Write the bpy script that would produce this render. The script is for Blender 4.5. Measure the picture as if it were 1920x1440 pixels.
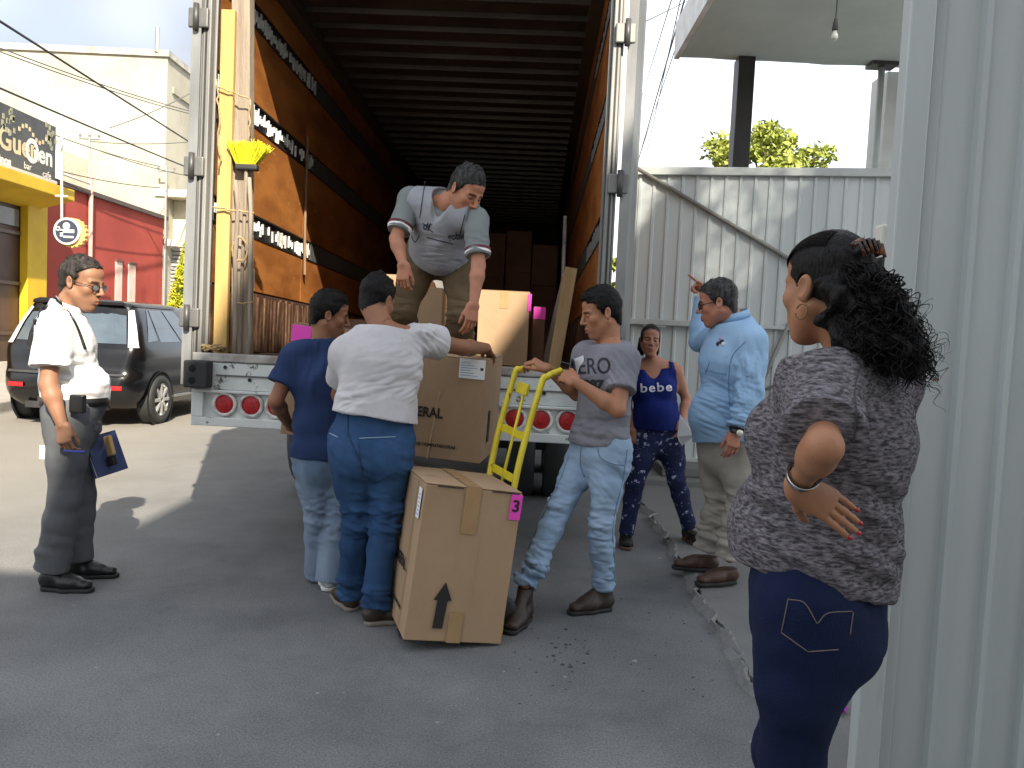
import bpy, bmesh, math, random, time
import numpy as np
import openvdb
from mathutils import Matrix, Vector
from mathutils.bvhtree import BVHTree
T0 = time.time()
random.seed(7); np.random.seed(7)
for o in list(bpy.data.objects): bpy.data.objects.remove(o)
SC = bpy.context.scene
COL = SC.collection
R = math.radians
# ------------------------------------------------------------------ camera
FPX, CAMH, PITCH, ROLL = 1500.0, 1.40, math.atan(90/1500), 0.047
CF = np.array([0, math.cos(PITCH), -math.sin(PITCH)])
_r0 = np.array([1.0, 0, 0]); _u0 = np.array([0, math.sin(PITCH), math.cos(PITCH)])
CR = math.cos(ROLL)*_r0 + math.sin(ROLL)*_u0
CU = -math.sin(ROLL)*_r0 + math.cos(ROLL)*_u0
CP = np.array([0, 0, CAMH])
cam = bpy.data.cameras.new('camera'); camo = bpy.data.objects.new('camera', cam); COL.objects.link(camo)
camo.matrix_world = Matrix(((CR[0], CU[0], -CF[0], 0), (CR[1], CU[1], -CF[1], 0), (CR[2], CU[2], -CF[2], CAMH), (0, 0, 0, 1)))
cam.sensor_width = 36; cam.lens = 36*FPX/1920; cam.clip_end = 2000; cam.clip_start = 0.05
SC.camera = camo
# ------------------------------------------------------------------ sky, sun, exposure
SKYOFF = (0.5, 2.0, 4.0)
SUNV = Vector((0.41, -1.22, 1.0)).normalized()
w = bpy.data.worlds.new('World'); SC.world = w; w.use_nodes = True
nt = w.node_tree; nt.nodes.clear()
wo = nt.nodes.new('ShaderNodeOutputWorld'); bg = nt.nodes.new('ShaderNodeBackground'); bg.inputs[1].default_value = 0.12
sky = nt.nodes.new('ShaderNodeTexSky'); sky.sky_type = 'NISHITA'; sky.sun_disc = False
sky.sun_elevation = math.asin(SUNV.z); sky.sun_rotation = math.atan2(SUNV.x, SUNV.y)
sky.air_density = 1.0; sky.dust_density = 2.0
wtc = nt.nodes.new('ShaderNodeTexCoord'); wmp = nt.nodes.new('ShaderNodeMapping'); wmp.inputs['Scale'].default_value = (1.2, 1.2, 3.0); wmp.inputs['Location'].default_value = (.35, .2, .1)
wns = nt.nodes.new('ShaderNodeTexNoise'); wns.inputs['Scale'].default_value = 1.7; wns.inputs['Detail'].default_value = 6; wns.inputs['Roughness'].default_value = .55
wrp = nt.nodes.new('ShaderNodeValToRGB'); wrp.color_ramp.elements[0].position = .34; wrp.color_ramp.elements[1].position = .62
wrp.color_ramp.elements[0].color = (.55, .55, .55, 1)
wmx = nt.nodes.new('ShaderNodeMix'); wmx.data_type = 'RGBA'
wcl = nt.nodes.new('ShaderNodeValToRGB'); wcl.color_ramp.elements[0].color = (1.75, 1.88, 2.15, 1); wcl.color_ramp.elements[1].color = (4.8, 4.85, 4.9, 1)
wcl.color_ramp.elements[0].position = .40; wcl.color_ramp.elements[1].position = .58
wn2 = nt.nodes.new('ShaderNodeTexNoise'); wn2.inputs['Scale'].default_value = 1.5; wn2.inputs['Detail'].default_value = 3
L = nt.links.new
L(wtc.outputs['Generated'], wmp.inputs[0]); L(wmp.outputs[0], wns.inputs['Vector']); wm2 = nt.nodes.new('ShaderNodeMapping'); wm2.inputs['Location'].default_value = SKYOFF; L(wtc.outputs['Generated'], wm2.inputs[0]); L(wm2.outputs[0], wn2.inputs['Vector'])
L(wns.outputs['Fac'], wrp.inputs[0]); L(wn2.outputs['Fac'], wcl.inputs[0]); L(wrp.outputs[0], wmx.inputs[0])
L(sky.outputs[0], wmx.inputs[6]); L(wcl.outputs[0], wmx.inputs[7]); L(wmx.outputs[2], bg.inputs[0]); L(bg.outputs[0], wo.inputs[0])
sl = bpy.data.lights.new('sun', 'SUN'); slo = bpy.data.objects.new('sun', sl); COL.objects.link(slo)
sl.energy = 3.6; sl.angle = R(0.6); sl.color = (1.0, .90, .74)
slo.rotation_euler = (-SUNV).to_track_quat('-Z', 'Y').to_euler()
SC.view_settings.view_transform = 'Standard'; SC.view_settings.look = 'None'
SC.view_settings.gamma = 1; SC.view_settings.use_curve_mapping = False
SC.view_settings.exposure = 1.6
SC.cycles.max_bounces = 6; SC.cycles.diffuse_bounces = 3; SC.cycles.transparent_max_bounces = 8
SC.cycles.caustics_reflective = False; SC.cycles.caustics_refractive = False
SC.cycles.use_denoising = True

# ------------------------------------------------------------------ pixel <-> place helpers
def ray(x, y): return CF + (x-960)/FPX*CR - (y-720)/FPX*CU
def at(x, y, Y): v = ray(x, y); return CP + v*(Y/v[1])
def gnd(x, y, z=0.0): v = ray(x, y); return CP + v*((z-CAMH)/v[2])
def onx(x, y, X): v = ray(x, y); return CP + v*(X/v[0])
def nrm(v): v = np.asarray(v, float); return v/np.linalg.norm(v)

# ------------------------------------------------------------------ materials
MATS = {}
def mat(name, col, rough=.65, var=.12, vs=4.0, bump=0.0, bs=80.0, metal=0.0, col2=None, stretch=(1, 1, 1), spec=.5, lo=.35, hi=.65, detail=5, sheen=0, coat=0, emit=None, spots=None):
    if name in MATS: return MATS[name]
    m = bpy.data.materials.new(name); m.use_nodes = True; t = m.node_tree; b = t.nodes['Principled BSDF']; l = t.links.new
    b.inputs['Roughness'].default_value = rough; b.inputs['Metallic'].default_value = metal; b.inputs['Specular IOR Level'].default_value = spec
    if sheen: b.inputs['Sheen Weight'].default_value = sheen
    if coat: b.inputs['Coat Weight'].default_value = coat; b.inputs['Coat Roughness'].default_value = .05
    tc = t.nodes.new('ShaderNodeTexCoord'); oi = t.nodes.new('ShaderNodeObjectInfo')
    ad = t.nodes.new('ShaderNodeVectorMath'); ad.operation = 'MULTIPLY_ADD'
    ad.inputs[1].default_value = (1, 1, 1); mu = t.nodes.new('ShaderNodeMath'); mu.operation = 'MULTIPLY'; mu.inputs[1].default_value = 37.0
    l(oi.outputs['Random'], mu.inputs[0]); l(tc.outputs['Object'], ad.inputs[0]); l(mu.outputs[0], ad.inputs[2])
    mp = t.nodes.new('ShaderNodeMapping'); mp.inputs['Scale'].default_value = stretch; l(ad.outputs[0], mp.inputs[0])
    n = t.nodes.new('ShaderNodeTexNoise'); n.inputs['Scale'].default_value = vs; n.inputs['Detail'].default_value = detail; n.inputs['Roughness'].default_value = .6
    l(mp.outputs[0], n.inputs['Vector'])
    rp = t.nodes.new('ShaderNodeValToRGB'); rp.color_ramp.elements[0].position = lo; rp.color_ramp.elements[1].position = hi
    c = np.array(col, float)
    a = np.clip(c*(1-var), 0, 1); d = np.clip(c*(1+var), 0, 1) if col2 is None else np.array(col2, float)
    rp.color_ramp.elements[0].color = (*a, 1); rp.color_ramp.elements[1].color = (*d, 1)
    l(n.outputs['Fac'], rp.inputs[0]); out = rp.outputs[0]
    if spots:            # (colour, scale, threshold)
        n2 = t.nodes.new('ShaderNodeTexNoise'); n2.inputs['Scale'].default_value = spots[1]; n2.inputs['Detail'].default_value = 7; n2.inputs['Roughness'].default_value = .65
        l(mp.outputs[0], n2.inputs['Vector']); r2 = t.nodes.new('ShaderNodeValToRGB')
        r2.color_ramp.elements[0].position = spots[2]; r2.color_ramp.elements[1].position = min(1, spots[2]+.04)
        l(n2.outputs['Fac'], r2.inputs[0]); mx = t.nodes.new('ShaderNodeMix'); mx.data_type = 'RGBA'
        l(r2.outputs[0], mx.inputs[0]); l(out, mx.inputs[6]); mx.inputs[7].default_value = (*spots[0], 1); out = mx.outputs[2]
    l(out, b.inputs['Base Color'])
    if bump:
        nb = t.nodes.new('ShaderNodeTexNoise'); nb.inputs['Scale'].default_value = bs; nb.inputs['Detail'].default_value = 4
        l(mp.outputs[0], nb.inputs['Vector']); bp = t.nodes.new('ShaderNodeBump'); bp.inputs['Strength'].default_value = min(1, bump); bp.inputs['Distance'].default_value = .01*max(1, bump)
        l(nb.outputs['Fac'], bp.inputs['Height']); l(bp.outputs[0], b.inputs['Normal'])
    if emit: b.inputs['Emission Color'].default_value = (*emit, 1); b.inputs['Emission Strength'].default_value = 1
    MATS[name] = m
    return m
def glass(name, col, rough=.06):
    m = mat(name, col, rough=rough, var=.05, spec=.8); return m

# ------------------------------------------------------------------ objects
def setp(o, label=None, cat=None, group=None, kind=None):
    for k, v in (('label', label), ('category', cat), ('group', group), ('kind', kind)):
        if v: o[k] = v
    return o
def link(name, me, m=None, parent=None):
    o = bpy.data.objects.new(name, me); COL.objects.link(o)
    if m is not None and me is not None and len(me.materials) == 0: me.materials.append(m)
    if parent is not None: o.parent = parent
    return o
def empty(name, loc=(0, 0, 0), rot=(0, 0, 0), label=None, cat=None, group=None):
    o = bpy.data.objects.new(name, None); COL.objects.link(o); o.location = loc; o.rotation_euler = rot; o.empty_display_size = .1
    return setp(o, label, cat, group)
def frame(x=None, y=None, z=None):
    "orthonormal frame (columns) from an x direction and an approximate z direction"
    x = nrm(x); z = np.asarray(z, float); z = nrm(z - x*(z@x)); y = np.cross(z, x)
    return np.stack([x, y, z], 1)
class MB:
    def __init__(s): s.v = []; s.f = []
    def add(s, vs, fs):
        n = len(s.v); s.v += [tuple(map(float, p)) for p in vs]; s.f += [tuple(i+n for i in f) for f in fs]; return s
    def box(s, lo, hi, M=None):
        lo = np.array(lo, float); hi = np.array(hi, float)
        P = np.array([[(lo, hi)[(i >> k) & 1][k] for k in range(3)] for i in range(8)])
        if M is not None: P = (np.asarray(M[0]) @ P.T).T + np.asarray(M[1])
        return s.add(P, [(0, 2, 3, 1), (4, 5, 7, 6), (0, 1, 5, 4), (2, 6, 7, 3), (0, 4, 6, 2), (1, 3, 7, 5)])
    def tube(s, pts, r, n=8, cap=True):
        pts = [np.array(p, float) for p in pts]; rr = r if hasattr(r, '__len__') else [r]*len(pts)
        up = np.array([0.0, 0, 1]); rings = []
        for i, p in enumerate(pts):
            d = nrm(pts[min(i+1, len(pts)-1)] - pts[max(i-1, 0)])
            if i == 0:
                a = np.cross(d, up); a = nrm(a) if np.linalg.norm(a) > .05 else nrm(np.cross(d, [1, 0, 0]))
            else: a = nrm(a - d*(a@d))
            b = np.cross(d, a); rings.append([p + rr[i]*(a*math.cos(2*math.pi*k/n) + b*math.sin(2*math.pi*k/n)) for k in range(n)])
        V = [q for ring in rings for q in ring]
        Fs = [(i*n+k, i*n+(k+1) % n, (i+1)*n+(k+1) % n, (i+1)*n+k) for i in range(len(pts)-1) for k in range(n)]
        if cap: Fs += [tuple(range(n))[::-1], tuple((len(pts)-1)*n+k for k in range(n))]
        return s.add(V, Fs)
    def prism(s, poly, h0, h1, M=None, ax=2):
        "polygon (2-D) extruded along axis ax between h0 and h1"
        n = len(poly); P = []
        for h in (h0, h1):
            for u, v in poly:
                q = [0, 0, 0]; a, b = [(1, 2), (0, 2), (0, 1)][ax]; q[a] = u; q[b] = v; q[ax] = h; P.append(q)
        P = np.array(P, float)
        if M is not None: P = (np.asarray(M[0]) @ P.T).T + np.asarray(M[1])
        return s.add(P, [tuple(range(n))[::-1], tuple(range(n, 2*n))] + [(i, (i+1) % n, n+(i+1) % n, n+i) for i in range(n)])
    def lathe(s, prof, n=24, M=None):
        "profile of (radius, height) about local z"
        V = []; m = len(prof)
        for k in range(n):
            a = 2*math.pi*k/n
            for r, h in prof: V.append((r*math.cos(a), r*math.sin(a), h))
        P = np.array(V)
        if M is not None: P = (np.asarray(M[0]) @ P.T).T + np.asarray(M[1])
        return s.add(P, [(k*m+i, ((k+1) % n)*m+i, ((k+1) % n)*m+i+1, k*m+i+1) for k in range(n) for i in range(m-1)])
    def mesh(s, name, smooth=False):
        me = bpy.data.meshes.new(name); me.from_pydata(s.v, [], s.f); me.update()
        if smooth: me.polygons.foreach_set('use_smooth', [True]*len(me.polygons))
        return me
    def build(s, name, m, parent=None, smooth=False, bevel=0, seg=2, fixn=True):
        me = s.mesh(name, smooth)
        if fixn:
            bm = bmesh.new(); bm.from_mesh(me); bmesh.ops.recalc_face_normals(bm, faces=bm.faces); bm.to_mesh(me); bm.free()
        o = link(name, me, m, parent)
        if bevel:
            b = o.modifiers.new('bevel', 'BEVEL'); b.width = bevel; b.segments = seg; b.limit_method = 'ANGLE'; b.angle_limit = R(40); b.harden_normals = False
        return o
def arrmesh(name, V, Fq, smooth=True):
    me = bpy.data.meshes.new(name); V = np.ascontiguousarray(V, np.float32); Fq = np.ascontiguousarray(Fq, np.int32)
    me.vertices.add(len(V)); me.vertices.foreach_set('co', V.ravel())
    k = Fq.shape[1]; me.loops.add(Fq.size); me.loops.foreach_set('vertex_index', Fq.ravel())
    me.polygons.add(len(Fq)); me.polygons.foreach_set('loop_start', np.arange(0, Fq.size, k, dtype=np.int32))
    me.update(calc_edges=True)
    if smooth: me.polygons.foreach_set('use_smooth', np.ones(len(Fq), bool))
    return me
def text_mesh(txt, size, extrude=0.0, bold=0.0, spacing=1.0):
    cu = bpy.data.curves.new('t', 'FONT'); cu.body = txt; cu.size = size; cu.extrude = extrude; cu.offset = bold; cu.align_x = 'CENTER'; cu.align_y = 'CENTER'; cu.space_character = spacing
    cu.resolution_u = 3
    o = bpy.data.objects.new('t', cu); COL.objects.link(o)
    me = bpy.data.meshes.new_from_object(o.evaluated_get(bpy.context.evaluated_depsgraph_get()))
    bpy.data.objects.remove(o); bpy.data.curves.remove(cu)
    me.materials.clear()
    return me
def flat_text(name, txt, size, m, parent, M, bold=0.0, extrude=.0008, sx=1.0, spacing=1.0):
    "lettering lying on a plane: M = (3x3 columns right, up, outward ; origin)"
    me = text_mesh(txt, size, extrude, bold, spacing)
    A = np.asarray(M[0]); 
    for v in me.vertices: v.co = Vector(A @ np.array([v.co.x*sx, v.co.y, v.co.z]) + np.asarray(M[1]))
    return link(name, me, m, parent)
# ================================================================== SETTING
asphalt = mat('asphalt', (.136, .144, .151), rough=.85, col2=(.185, .190, .193), vs=1.3, lo=.3, hi=.7, bump=.5, bs=220, detail=12, spots=((.27, .26, .24), 9.0, .70))
def tweak_asphalt():
    t = asphalt.node_tree; b = t.nodes['Principled BSDF']; l = t.links.new
    src = b.inputs['Base Color'].links[0].from_socket
    tc = t.nodes.new('ShaderNodeTexCoord')
    n = t.nodes.new('ShaderNodeTexNoise'); n.inputs['Scale'].default_value = 120; n.inputs['Detail'].default_value = 6; n.inputs['Roughness'].default_value = .75
    l(tc.outputs['Object'], n.inputs['Vector'])
    r = t.nodes.new('ShaderNodeValToRGB'); r.color_ramp.elements[0].position = .3; r.color_ramp.elements[1].position = .75
    r.color_ramp.elements[0].color = (.66, .66, .66, 1); r.color_ramp.elements[1].color = (1.36, 1.36, 1.36, 1)
    m = t.nodes.new('ShaderNodeMix'); m.data_type = 'RGBA'; m.blend_type = 'MULTIPLY'; m.inputs[0].default_value = 1
    l(n.outputs['Fac'], r.inputs[0]); l(src, m.inputs[6]); l(r.outputs[0], m.inputs[7])
    vo = t.nodes.new('ShaderNodeTexVoronoi'); vo.feature = 'DISTANCE_TO_EDGE'; vo.inputs['Scale'].default_value = .55; vo.inputs['Randomness'].default_value = 1
    nw = t.nodes.new('ShaderNodeTexNoise'); nw.inputs['Scale'].default_value = 2.2; nw.inputs['Detail'].default_value = 6; l(tc.outputs['Object'], nw.inputs['Vector'])
    va = t.nodes.new('ShaderNodeVectorMath'); va.operation = 'MULTIPLY_ADD'; va.inputs[1].default_value = (.8, .8, 0); l(nw.outputs['Color'], va.inputs[0]); l(tc.outputs['Object'], va.inputs[2]); l(va.outputs[0], vo.inputs['Vector'])
    rc_ = t.nodes.new('ShaderNodeValToRGB'); rc_.color_ramp.elements[0].position = .0; rc_.color_ramp.elements[1].position = .006; rc_.color_ramp.elements[0].color = (.55, .55, .55, 1); rc_.color_ramp.elements[1].color = (1, 1, 1, 1); l(vo.outputs['Distance'], rc_.inputs[0])
    ns = t.nodes.new('ShaderNodeTexNoise'); ns.inputs['Scale'].default_value = 1.1; ns.inputs['Detail'].default_value = 7; ns.inputs['Roughness'].default_value = .7; l(tc.outputs['Object'], ns.inputs['Vector'])
    rs2 = t.nodes.new('ShaderNodeValToRGB'); rs2.color_ramp.elements[0].position = .36; rs2.color_ramp.elements[1].position = .56; rs2.color_ramp.elements[0].color = (.74, .74, .75, 1); rs2.color_ramp.elements[1].color = (1.06, 1.06, 1.05, 1); l(ns.outputs['Fac'], rs2.inputs[0])
    mc = t.nodes.new('ShaderNodeMix'); mc.data_type = 'RGBA'; mc.blend_type = 'MULTIPLY'; mc.inputs[0].default_value = .22; l(m.outputs[2], mc.inputs[6]); l(rc_.outputs[0], mc.inputs[7])
    md = t.nodes.new('ShaderNodeMix'); md.data_type = 'RGBA'; md.blend_type = 'MULTIPLY'; md.inputs[0].default_value = .8; l(mc.outputs[2], md.inputs[6]); l(rs2.outputs[0], md.inputs[7]); m = md
    # dusty tone; the sunlit side of the street is painted warmer and paler
    sx = t.nodes.new('ShaderNodeSeparateXYZ'); l(tc.outputs['Object'], sx.inputs[0])
    mr = t.nodes.new('ShaderNodeMapRange'); mr.inputs[1].default_value = -1.8; mr.inputs[2].default_value = -4.5; mr.inputs[3].default_value = 0; mr.inputs[4].default_value = .75
    l(sx.outputs[0], mr.inputs[0])
    m2 = t.nodes.new('ShaderNodeMix'); m2.data_type = 'RGBA'; l(mr.outputs[0], m2.inputs[0]); l(m.outputs[2], m2.inputs[6]); m2.inputs[7].default_value = (.27, .245, .205, 1)
    m3 = t.nodes.new('ShaderNodeMix'); m3.data_type = 'RGBA'; m3.blend_type = 'MULTIPLY'; m3.inputs[0].default_value = .8
    l(m2.outputs[2], m3.inputs[6]); l(r.outputs[0], m3.inputs[7]); l(m3.outputs[2], b.inputs['Base Color'])
tweak_asphalt()
g = MB().add([(-300, -300, 0), (300, -300, 0), (300, 300, 0), (-300, 300, 0)], [(0, 1, 2, 3)]).build('ground', asphalt); setp(g, kind='structure')
conc = mat('concrete', (.19, .19, .182), rough=.85, col2=(.135, .138, .138), vs=2.2, bump=.5, bs=120, detail=10, spots=((.11, .112, .115), 3.0, .64))
kerbm = mat('kerb_concrete', (.225, .223, .215), rough=.9, col2=(.165, .167, .167), vs=7, bump=.6, bs=90, detail=10)
# right-hand pavement with its broken edge
pts = []; rnd = random.Random(3)
yy = -4.0
while yy < 9.4:
    pts.append((1.05+.03*math.sin(yy*1.3)+.014*math.sin(yy*7.1)+.010*math.sin(yy*19)+rnd.uniform(-.008, .008)+.012*(yy-4), yy)); yy += rnd.uniform(.02, .05)
poly = pts + [(14, 9.4), (14, -4)]
setp(MB().prism([(x+.06, y) if i < len(pts) else (x, y) for i, (x, y) in enumerate(poly)], -.05, .035).build('pavement', conc), kind='structure')
inner = [(x+.05+rnd.uniform(-.008, .008)+.02*math.sin(y*11)+.012*math.sin(y*27), y) for x, y in pts]
k = MB()
for i in range(len(pts)-1):
    a, b_, c, d = pts[i], pts[i+1], inner[i+1], inner[i]
    z0, z1 = .006+.002*math.sin(i*.5), .010+.003*math.sin((i+1)*.5)
    k.add([(a[0], a[1], -.02), (b_[0], b_[1], -.02), (b_[0]+.02, b_[1], z1), (a[0]+.02, a[1], z0), (c[0], c[1], .041), (d[0], d[1], .041), (c[0]+.02, c[1], .03), (d[0]+.02, d[1], .03)], [(0, 1, 2, 3), (3, 2, 4, 5), (5, 4, 6, 7)])
setp(k.build('kerb', kerbm), kind='structure')
# left-hand pavement
setp(MB().box((-9.4, 2, -.05), (-7.15, 45, .14)).build('pavement', mat('pavement_left', (.33, .31, .28), rough=.8, bump=.3), bevel=.02), kind='structure')
# loose chips and grit on the road
chip = MB(); rc = random.Random(11)
def pebble(mb, x, y, z, r):
    a0 = rc.uniform(0, 6.28); P = []
    for kk in range(5): P.append((x+r*math.cos(a0+kk*1.257)*rc.uniform(.6, 1.2), y+r*math.sin(a0+kk*1.257)*rc.uniform(.5, 1), z))
    P.append((x, y, z+r*.6)); mb.add(P, [(0, 1, 5), (1, 2, 5), (2, 3, 5), (3, 4, 5), (4, 0, 5)])
for i in range(9):
    q = gnd(rc.uniform(20, 1400), rc.uniform(1120, 1440)); pebble(chip, q[0], q[1], .001, rc.choice([.0025, .003, .004, .005]))
for (px, py, r) in ((180, 1252, .011), (410, 1378, .009), (945, 1260, .010), (1190, 1240, .012), (1410, 1392, .012), (595, 1300, .008), (1060, 1270, .01), (820, 1355, .008)):
    q = gnd(px, py); pebble(chip, q[0], q[1], .001, r)
setp(chip.build('grit', mat('pale_grit', (.27, .268, .26), rough=.8)), 'pale grit and small chips scattered on the asphalt', 'grit', kind='stuff')
dk = MB()
for i in range(30):
    q = gnd(rc.gauss(1075, 42), rc.gauss(1222, 22)); pebble(dk, q[0], q[1], .001, rc.choice([.004, .006, .008, .012]))
for i in range(90):
    q = gnd(rc.uniform(950, 1380), rc.uniform(1080, 1320)); pebble(dk, q[0], q[1], .001, rc.choice([.003, .005, .007]))
setp(dk.build('grit', mat('dark_grit', (.045, .046, .048), rough=.8)), 'dark crumbs on the asphalt beside the numbered carton', 'grit', kind='stuff')
wr = MB(); q = gnd(1572, 1332, .04)
for i in range(5):
    a = i*1.3; wr.add([(q[0]+.02*math.cos(a), q[1]+.03*math.sin(a), .045), (q[0]+.035*math.cos(a+.6), q[1]+.05*math.sin(a+.6), .07), (q[0]+.03*math.cos(a+1.2), q[1]+.045*math.sin(a+1.2), .05), (q[0], q[1], .047)], [(0, 1, 2, 3)])
setp(wr.build('flower_petals', mat('petal', (.45, .02, .5), rough=.6)), 'fallen magenta petals on the pavement by the near gate', 'petals')

# ------------------------------------------------------------------ left-hand buildings
cream = mat('cream_render', (.43, .40, .31), rough=.9, col2=(.50, .47, .38), vs=.6, detail=8, bump=.15, bs=30, spots=((.39, .355, .275), .9, .6))
stain = mat('stained_coping', (.42, .41, .37), rough=.9, var=.3, vs=3, bump=.3)
XL = -9.06
def building(name, label, cat='building'): return empty(name, (0, 0, 0), label=label, cat=cat)
cb = building('cream_building', 'tall plain cream building with stained parapet behind the red wall')
cy = 20.6
MB().box((-30, cy, 0), (XL, 44, 8.0)).build('wall', cream, cb)
MB().box((-30.1, cy-.06, 8.0), (XL+.06, 44, 8.16)).build('parapet', stain, cb)
MB().box((XL+.003, cy+.3, 7.2), (XL+.05, 44, 7.35)).build('string_course', cream, cb)
MB().tube([(XL-.25, cy-.05, 8.1), (XL-.25, cy-.05, 8.7)], .05, 6).build('roof_vent', mat('grey_steel', (.35, .35, .34), rough=.5, metal=.6), cb)
for i, (px, wd) in enumerate(((128, .5),)):
    q = at(140, 350, cy)
    MB().box((q[0]-.5, cy-1.4, 3.5), (q[0]+.45, cy-.2, 5.3)).build('water_tank_house', mat('tan_render', (.66, .57, .44), rough=.9), cb)
redm = mat('red_render', (.33, .048, .036), rough=.85, col2=(.38, .062, .046), vs=.7, detail=8, bump=.15, bs=60, spots=((.28, .04, .032), 1.1, .62))
rb = building('red_wall_building', 'low brick-red rendered building with two narrow slit windows and dark coping')
y0, y1 = onx(76, 480, XL)[1], 20.55
ym = onx(166, 480, XL)[1]
MB().box((XL-4, y0, .14), (XL, ym-.02, 3.93)).box((XL-4, ym+.02, .14), (XL, y1, 3.93)).box((XL-4, ym-.03, .14), (XL-.04, ym+.03, 3.9)).build('wall', redm, rb)
MB().box((XL-4.1, y0, 3.93), (XL+.09, y1+.1, 4.02)).build('coping', mat('dark_coping', (.09, .07, .065), rough=.8), rb)
pale = mat('pale_pink_plaster', (.72, .52, .46), rough=.8)
for (pa, pb, ta, tb) in ((217, 226, 490, 568), (241, 251, 495, 572)):
    a = onx(pa, ta, XL); b_ = onx(pb, tb, XL)
    f = MB().box((XL-.02, a[1]-.02, b_[2]), (XL+.02, b_[1]+.02, a[2])).build('slit_window', pale, rb)
    MB().box((XL-.03, a[1]-.03, a[2]), (XL+.05, b_[1]+.05, a[2]+.05)).build('lintel', mat('dark_lintel', (.12, .06, .05)), f)
a = onx(165, 330, XL)
MB().tube([(XL+.07, a[1], 2.6), (XL+.07, a[1], 4.3)], .045, 8).build('downpipe', mat('pale_pipe', (.62, .35, .3), rough=.6), rb)
a = onx(120, 577, XL); b_ = onx(288, 577, XL)
MB().box((XL, a[1], 1.28), (XL+.07, y1, 1.36)).build('sill_band', pale, rb)
# white pillar, fascia and shutters beyond the red wall
wp = building('white_gatehouse', 'white pillared shopfront with grey slatted shutter beyond the red building')
wht = mat('white_render', (.62, .60, .54), rough=.85, var=.06, bump=.1)
Y2 = 20.9
a = at(297, 450, Y2); b_ = at(316, 450, Y2)
MB().box((a[0], Y2, 0), (b_[0], Y2+.35, 5.5)).build('pillar', wht, wp)
a = at(270, 447, Y2-.2); b_ = at(332, 462, Y2-.2)
MB().box((a[0], Y2-.3, b_[2]), (b_[0], Y2-.05, a[2])).build('ledge', wht, wp)
a = at(283, 410, Y2-.1); MB().box((a[0], Y2-.2, a[2]-.1), (a[0]+.35, Y2-.04, a[2]+.07)).build('bracket', wht, wp)
a = at(302, 358, Y2); b_ = at(470, 372, Y2)
MB().box((a[0], Y2-.35, b_[2]-.1), (b_[0], Y2+.4, a[2])).build('fascia', mat('cream_fascia', (.7, .66, .5), rough=.85), wp)
a = at(316, 375, Y2+.2); b_ = at(470, 640, Y2+.2)
MB().box((a[0], Y2+.25, 0), (b_[0], Y2+.5, a[2])).build('wall', mat('buff_render', (.62, .58, .46), rough=.9), wp)
shm = mat('shutter_grey', (.42, .43, .44), rough=.5, metal=.3)
z = at(330, 600, Y2)[2]; zt = at(330, 458, Y2)[2]
while z < zt:
    MB().box((b_[0]-3.2, Y2+.16, z), (b_[0], Y2+.2, z+.075)).build('shutter_slat', shm, wp, bevel=.01); z += .1
# shop with yellow canopy and black sign
ye = mat('yellow_paint', (.62, .40, .008), rough=.6, col2=(.68, .46, .02), vs=1.2, bump=.1, spots=((.6, .42, .03), 2, .66))
sh = building('yellow_shop', 'yellow framed shop with dark brown doorway and projecting canopy', 'shop')
brown = mat('dark_brown_shopfront', (.055, .028, .018), rough=.5, col2=(.10, .05, .03), vs=1.2)
ys0, ys1 = 9.0, y0-.02
MB().box((XL-4, ys0, .14), (XL-.02, ys1, 3.85)).build('wall', brown, sh)
MB().box((XL-.02, ys0, .14), (XL+.06, ys1, .52)).build('plinth', mat('pale_plinth', (.5, .46, .4), rough=.85), sh)
ya = onx(37, 560, XL)[1]; yb = onx(74, 560, XL)[1]
MB().box((XL-.01, ya, .14), (XL+.14, yb, 3.6)).build('column', ye, sh, bevel=.01)
MB().box((XL-.01, ys0, .14), (XL+.12, ys0+.5, 3.6)).build('column', ye, sh, bevel=.01)
yc = onx(140, 375, XL+.75)[1]
MB().prism([(XL, 3.32), (XL+.75, 3.52), (XL+.75, 3.72), (XL, 3.84)], ys0, yc, ax=1).build('canopy', ye, sh, bevel=.01)
for zz in (1.0, 1.9, 2.8):
    MB().box((XL-.015, ys0+.52, zz), (XL+.03, ya-.03, zz+.06)).build('door_rail', mat('brown_rail', (.09, .05, .03), rough=.4), sh)
red = MB().box((XL-.01, ys0+.6, 2.95), (XL+.012, ya-.06, 3.25)).build('transom', mat('grey_glass', (.16, .16, .16), rough=.1), sh)
# the shop sign board
sg = empty('shop_sign', (0, 0, 0), label='long black sign board with gold and white lettering above the yellow canopy', cat='sign')
yA, yB = 9.2, onx(104, 300, XL+.3)[1]
MB().box((XL+.16, yA, 3.9), (XL+.3, yB, 4.9)).build('board', mat('sign_black', (.045, .045, .045), rough=.45, col2=(.07, .07, .065), vs=2), sg)
MB().box((XL+.16, yA, 3.84), (XL+.34, yB, 3.893)).build('lower_trim', mat('sign_trim', (.5, .5, .48), rough=.4), sg)
gold = mat('gold_letter', (.62, .50, .30), rough=.5); white = mat('white_letter', (.75, .73, .66), rough=.5)
SM = lambda px, py: (np.array([[0, 0, 1], [1, 0, 0], [0, 1, 0]], float), onx(px, py, XL+.303))
flat_text('lettering', 'Guen', .52, gold, sg, SM(36, 272), bold=.012, sx=1.0)
flat_text('lettering', 'ten', .46, white, sg, SM(81, 292), bold=.012, sx=1.0)
c = onx(60, 283, XL+.303)
ring = MB(); 
for k_ in range(20):
    a = 2*math.pi*k_/20; b2 = 2*math.pi*(k_+1)/20
    ring.add([(c[0]+.004, c[1]+r_*math.cos(t_), c[2]+r_*1.1*math.sin(t_)) for r_, t_ in ((.12, a), (.2, a), (.2, b2), (.12, b2))], [(0, 1, 2, 3)])
ring.build('emblem_ring', white, sg)
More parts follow.
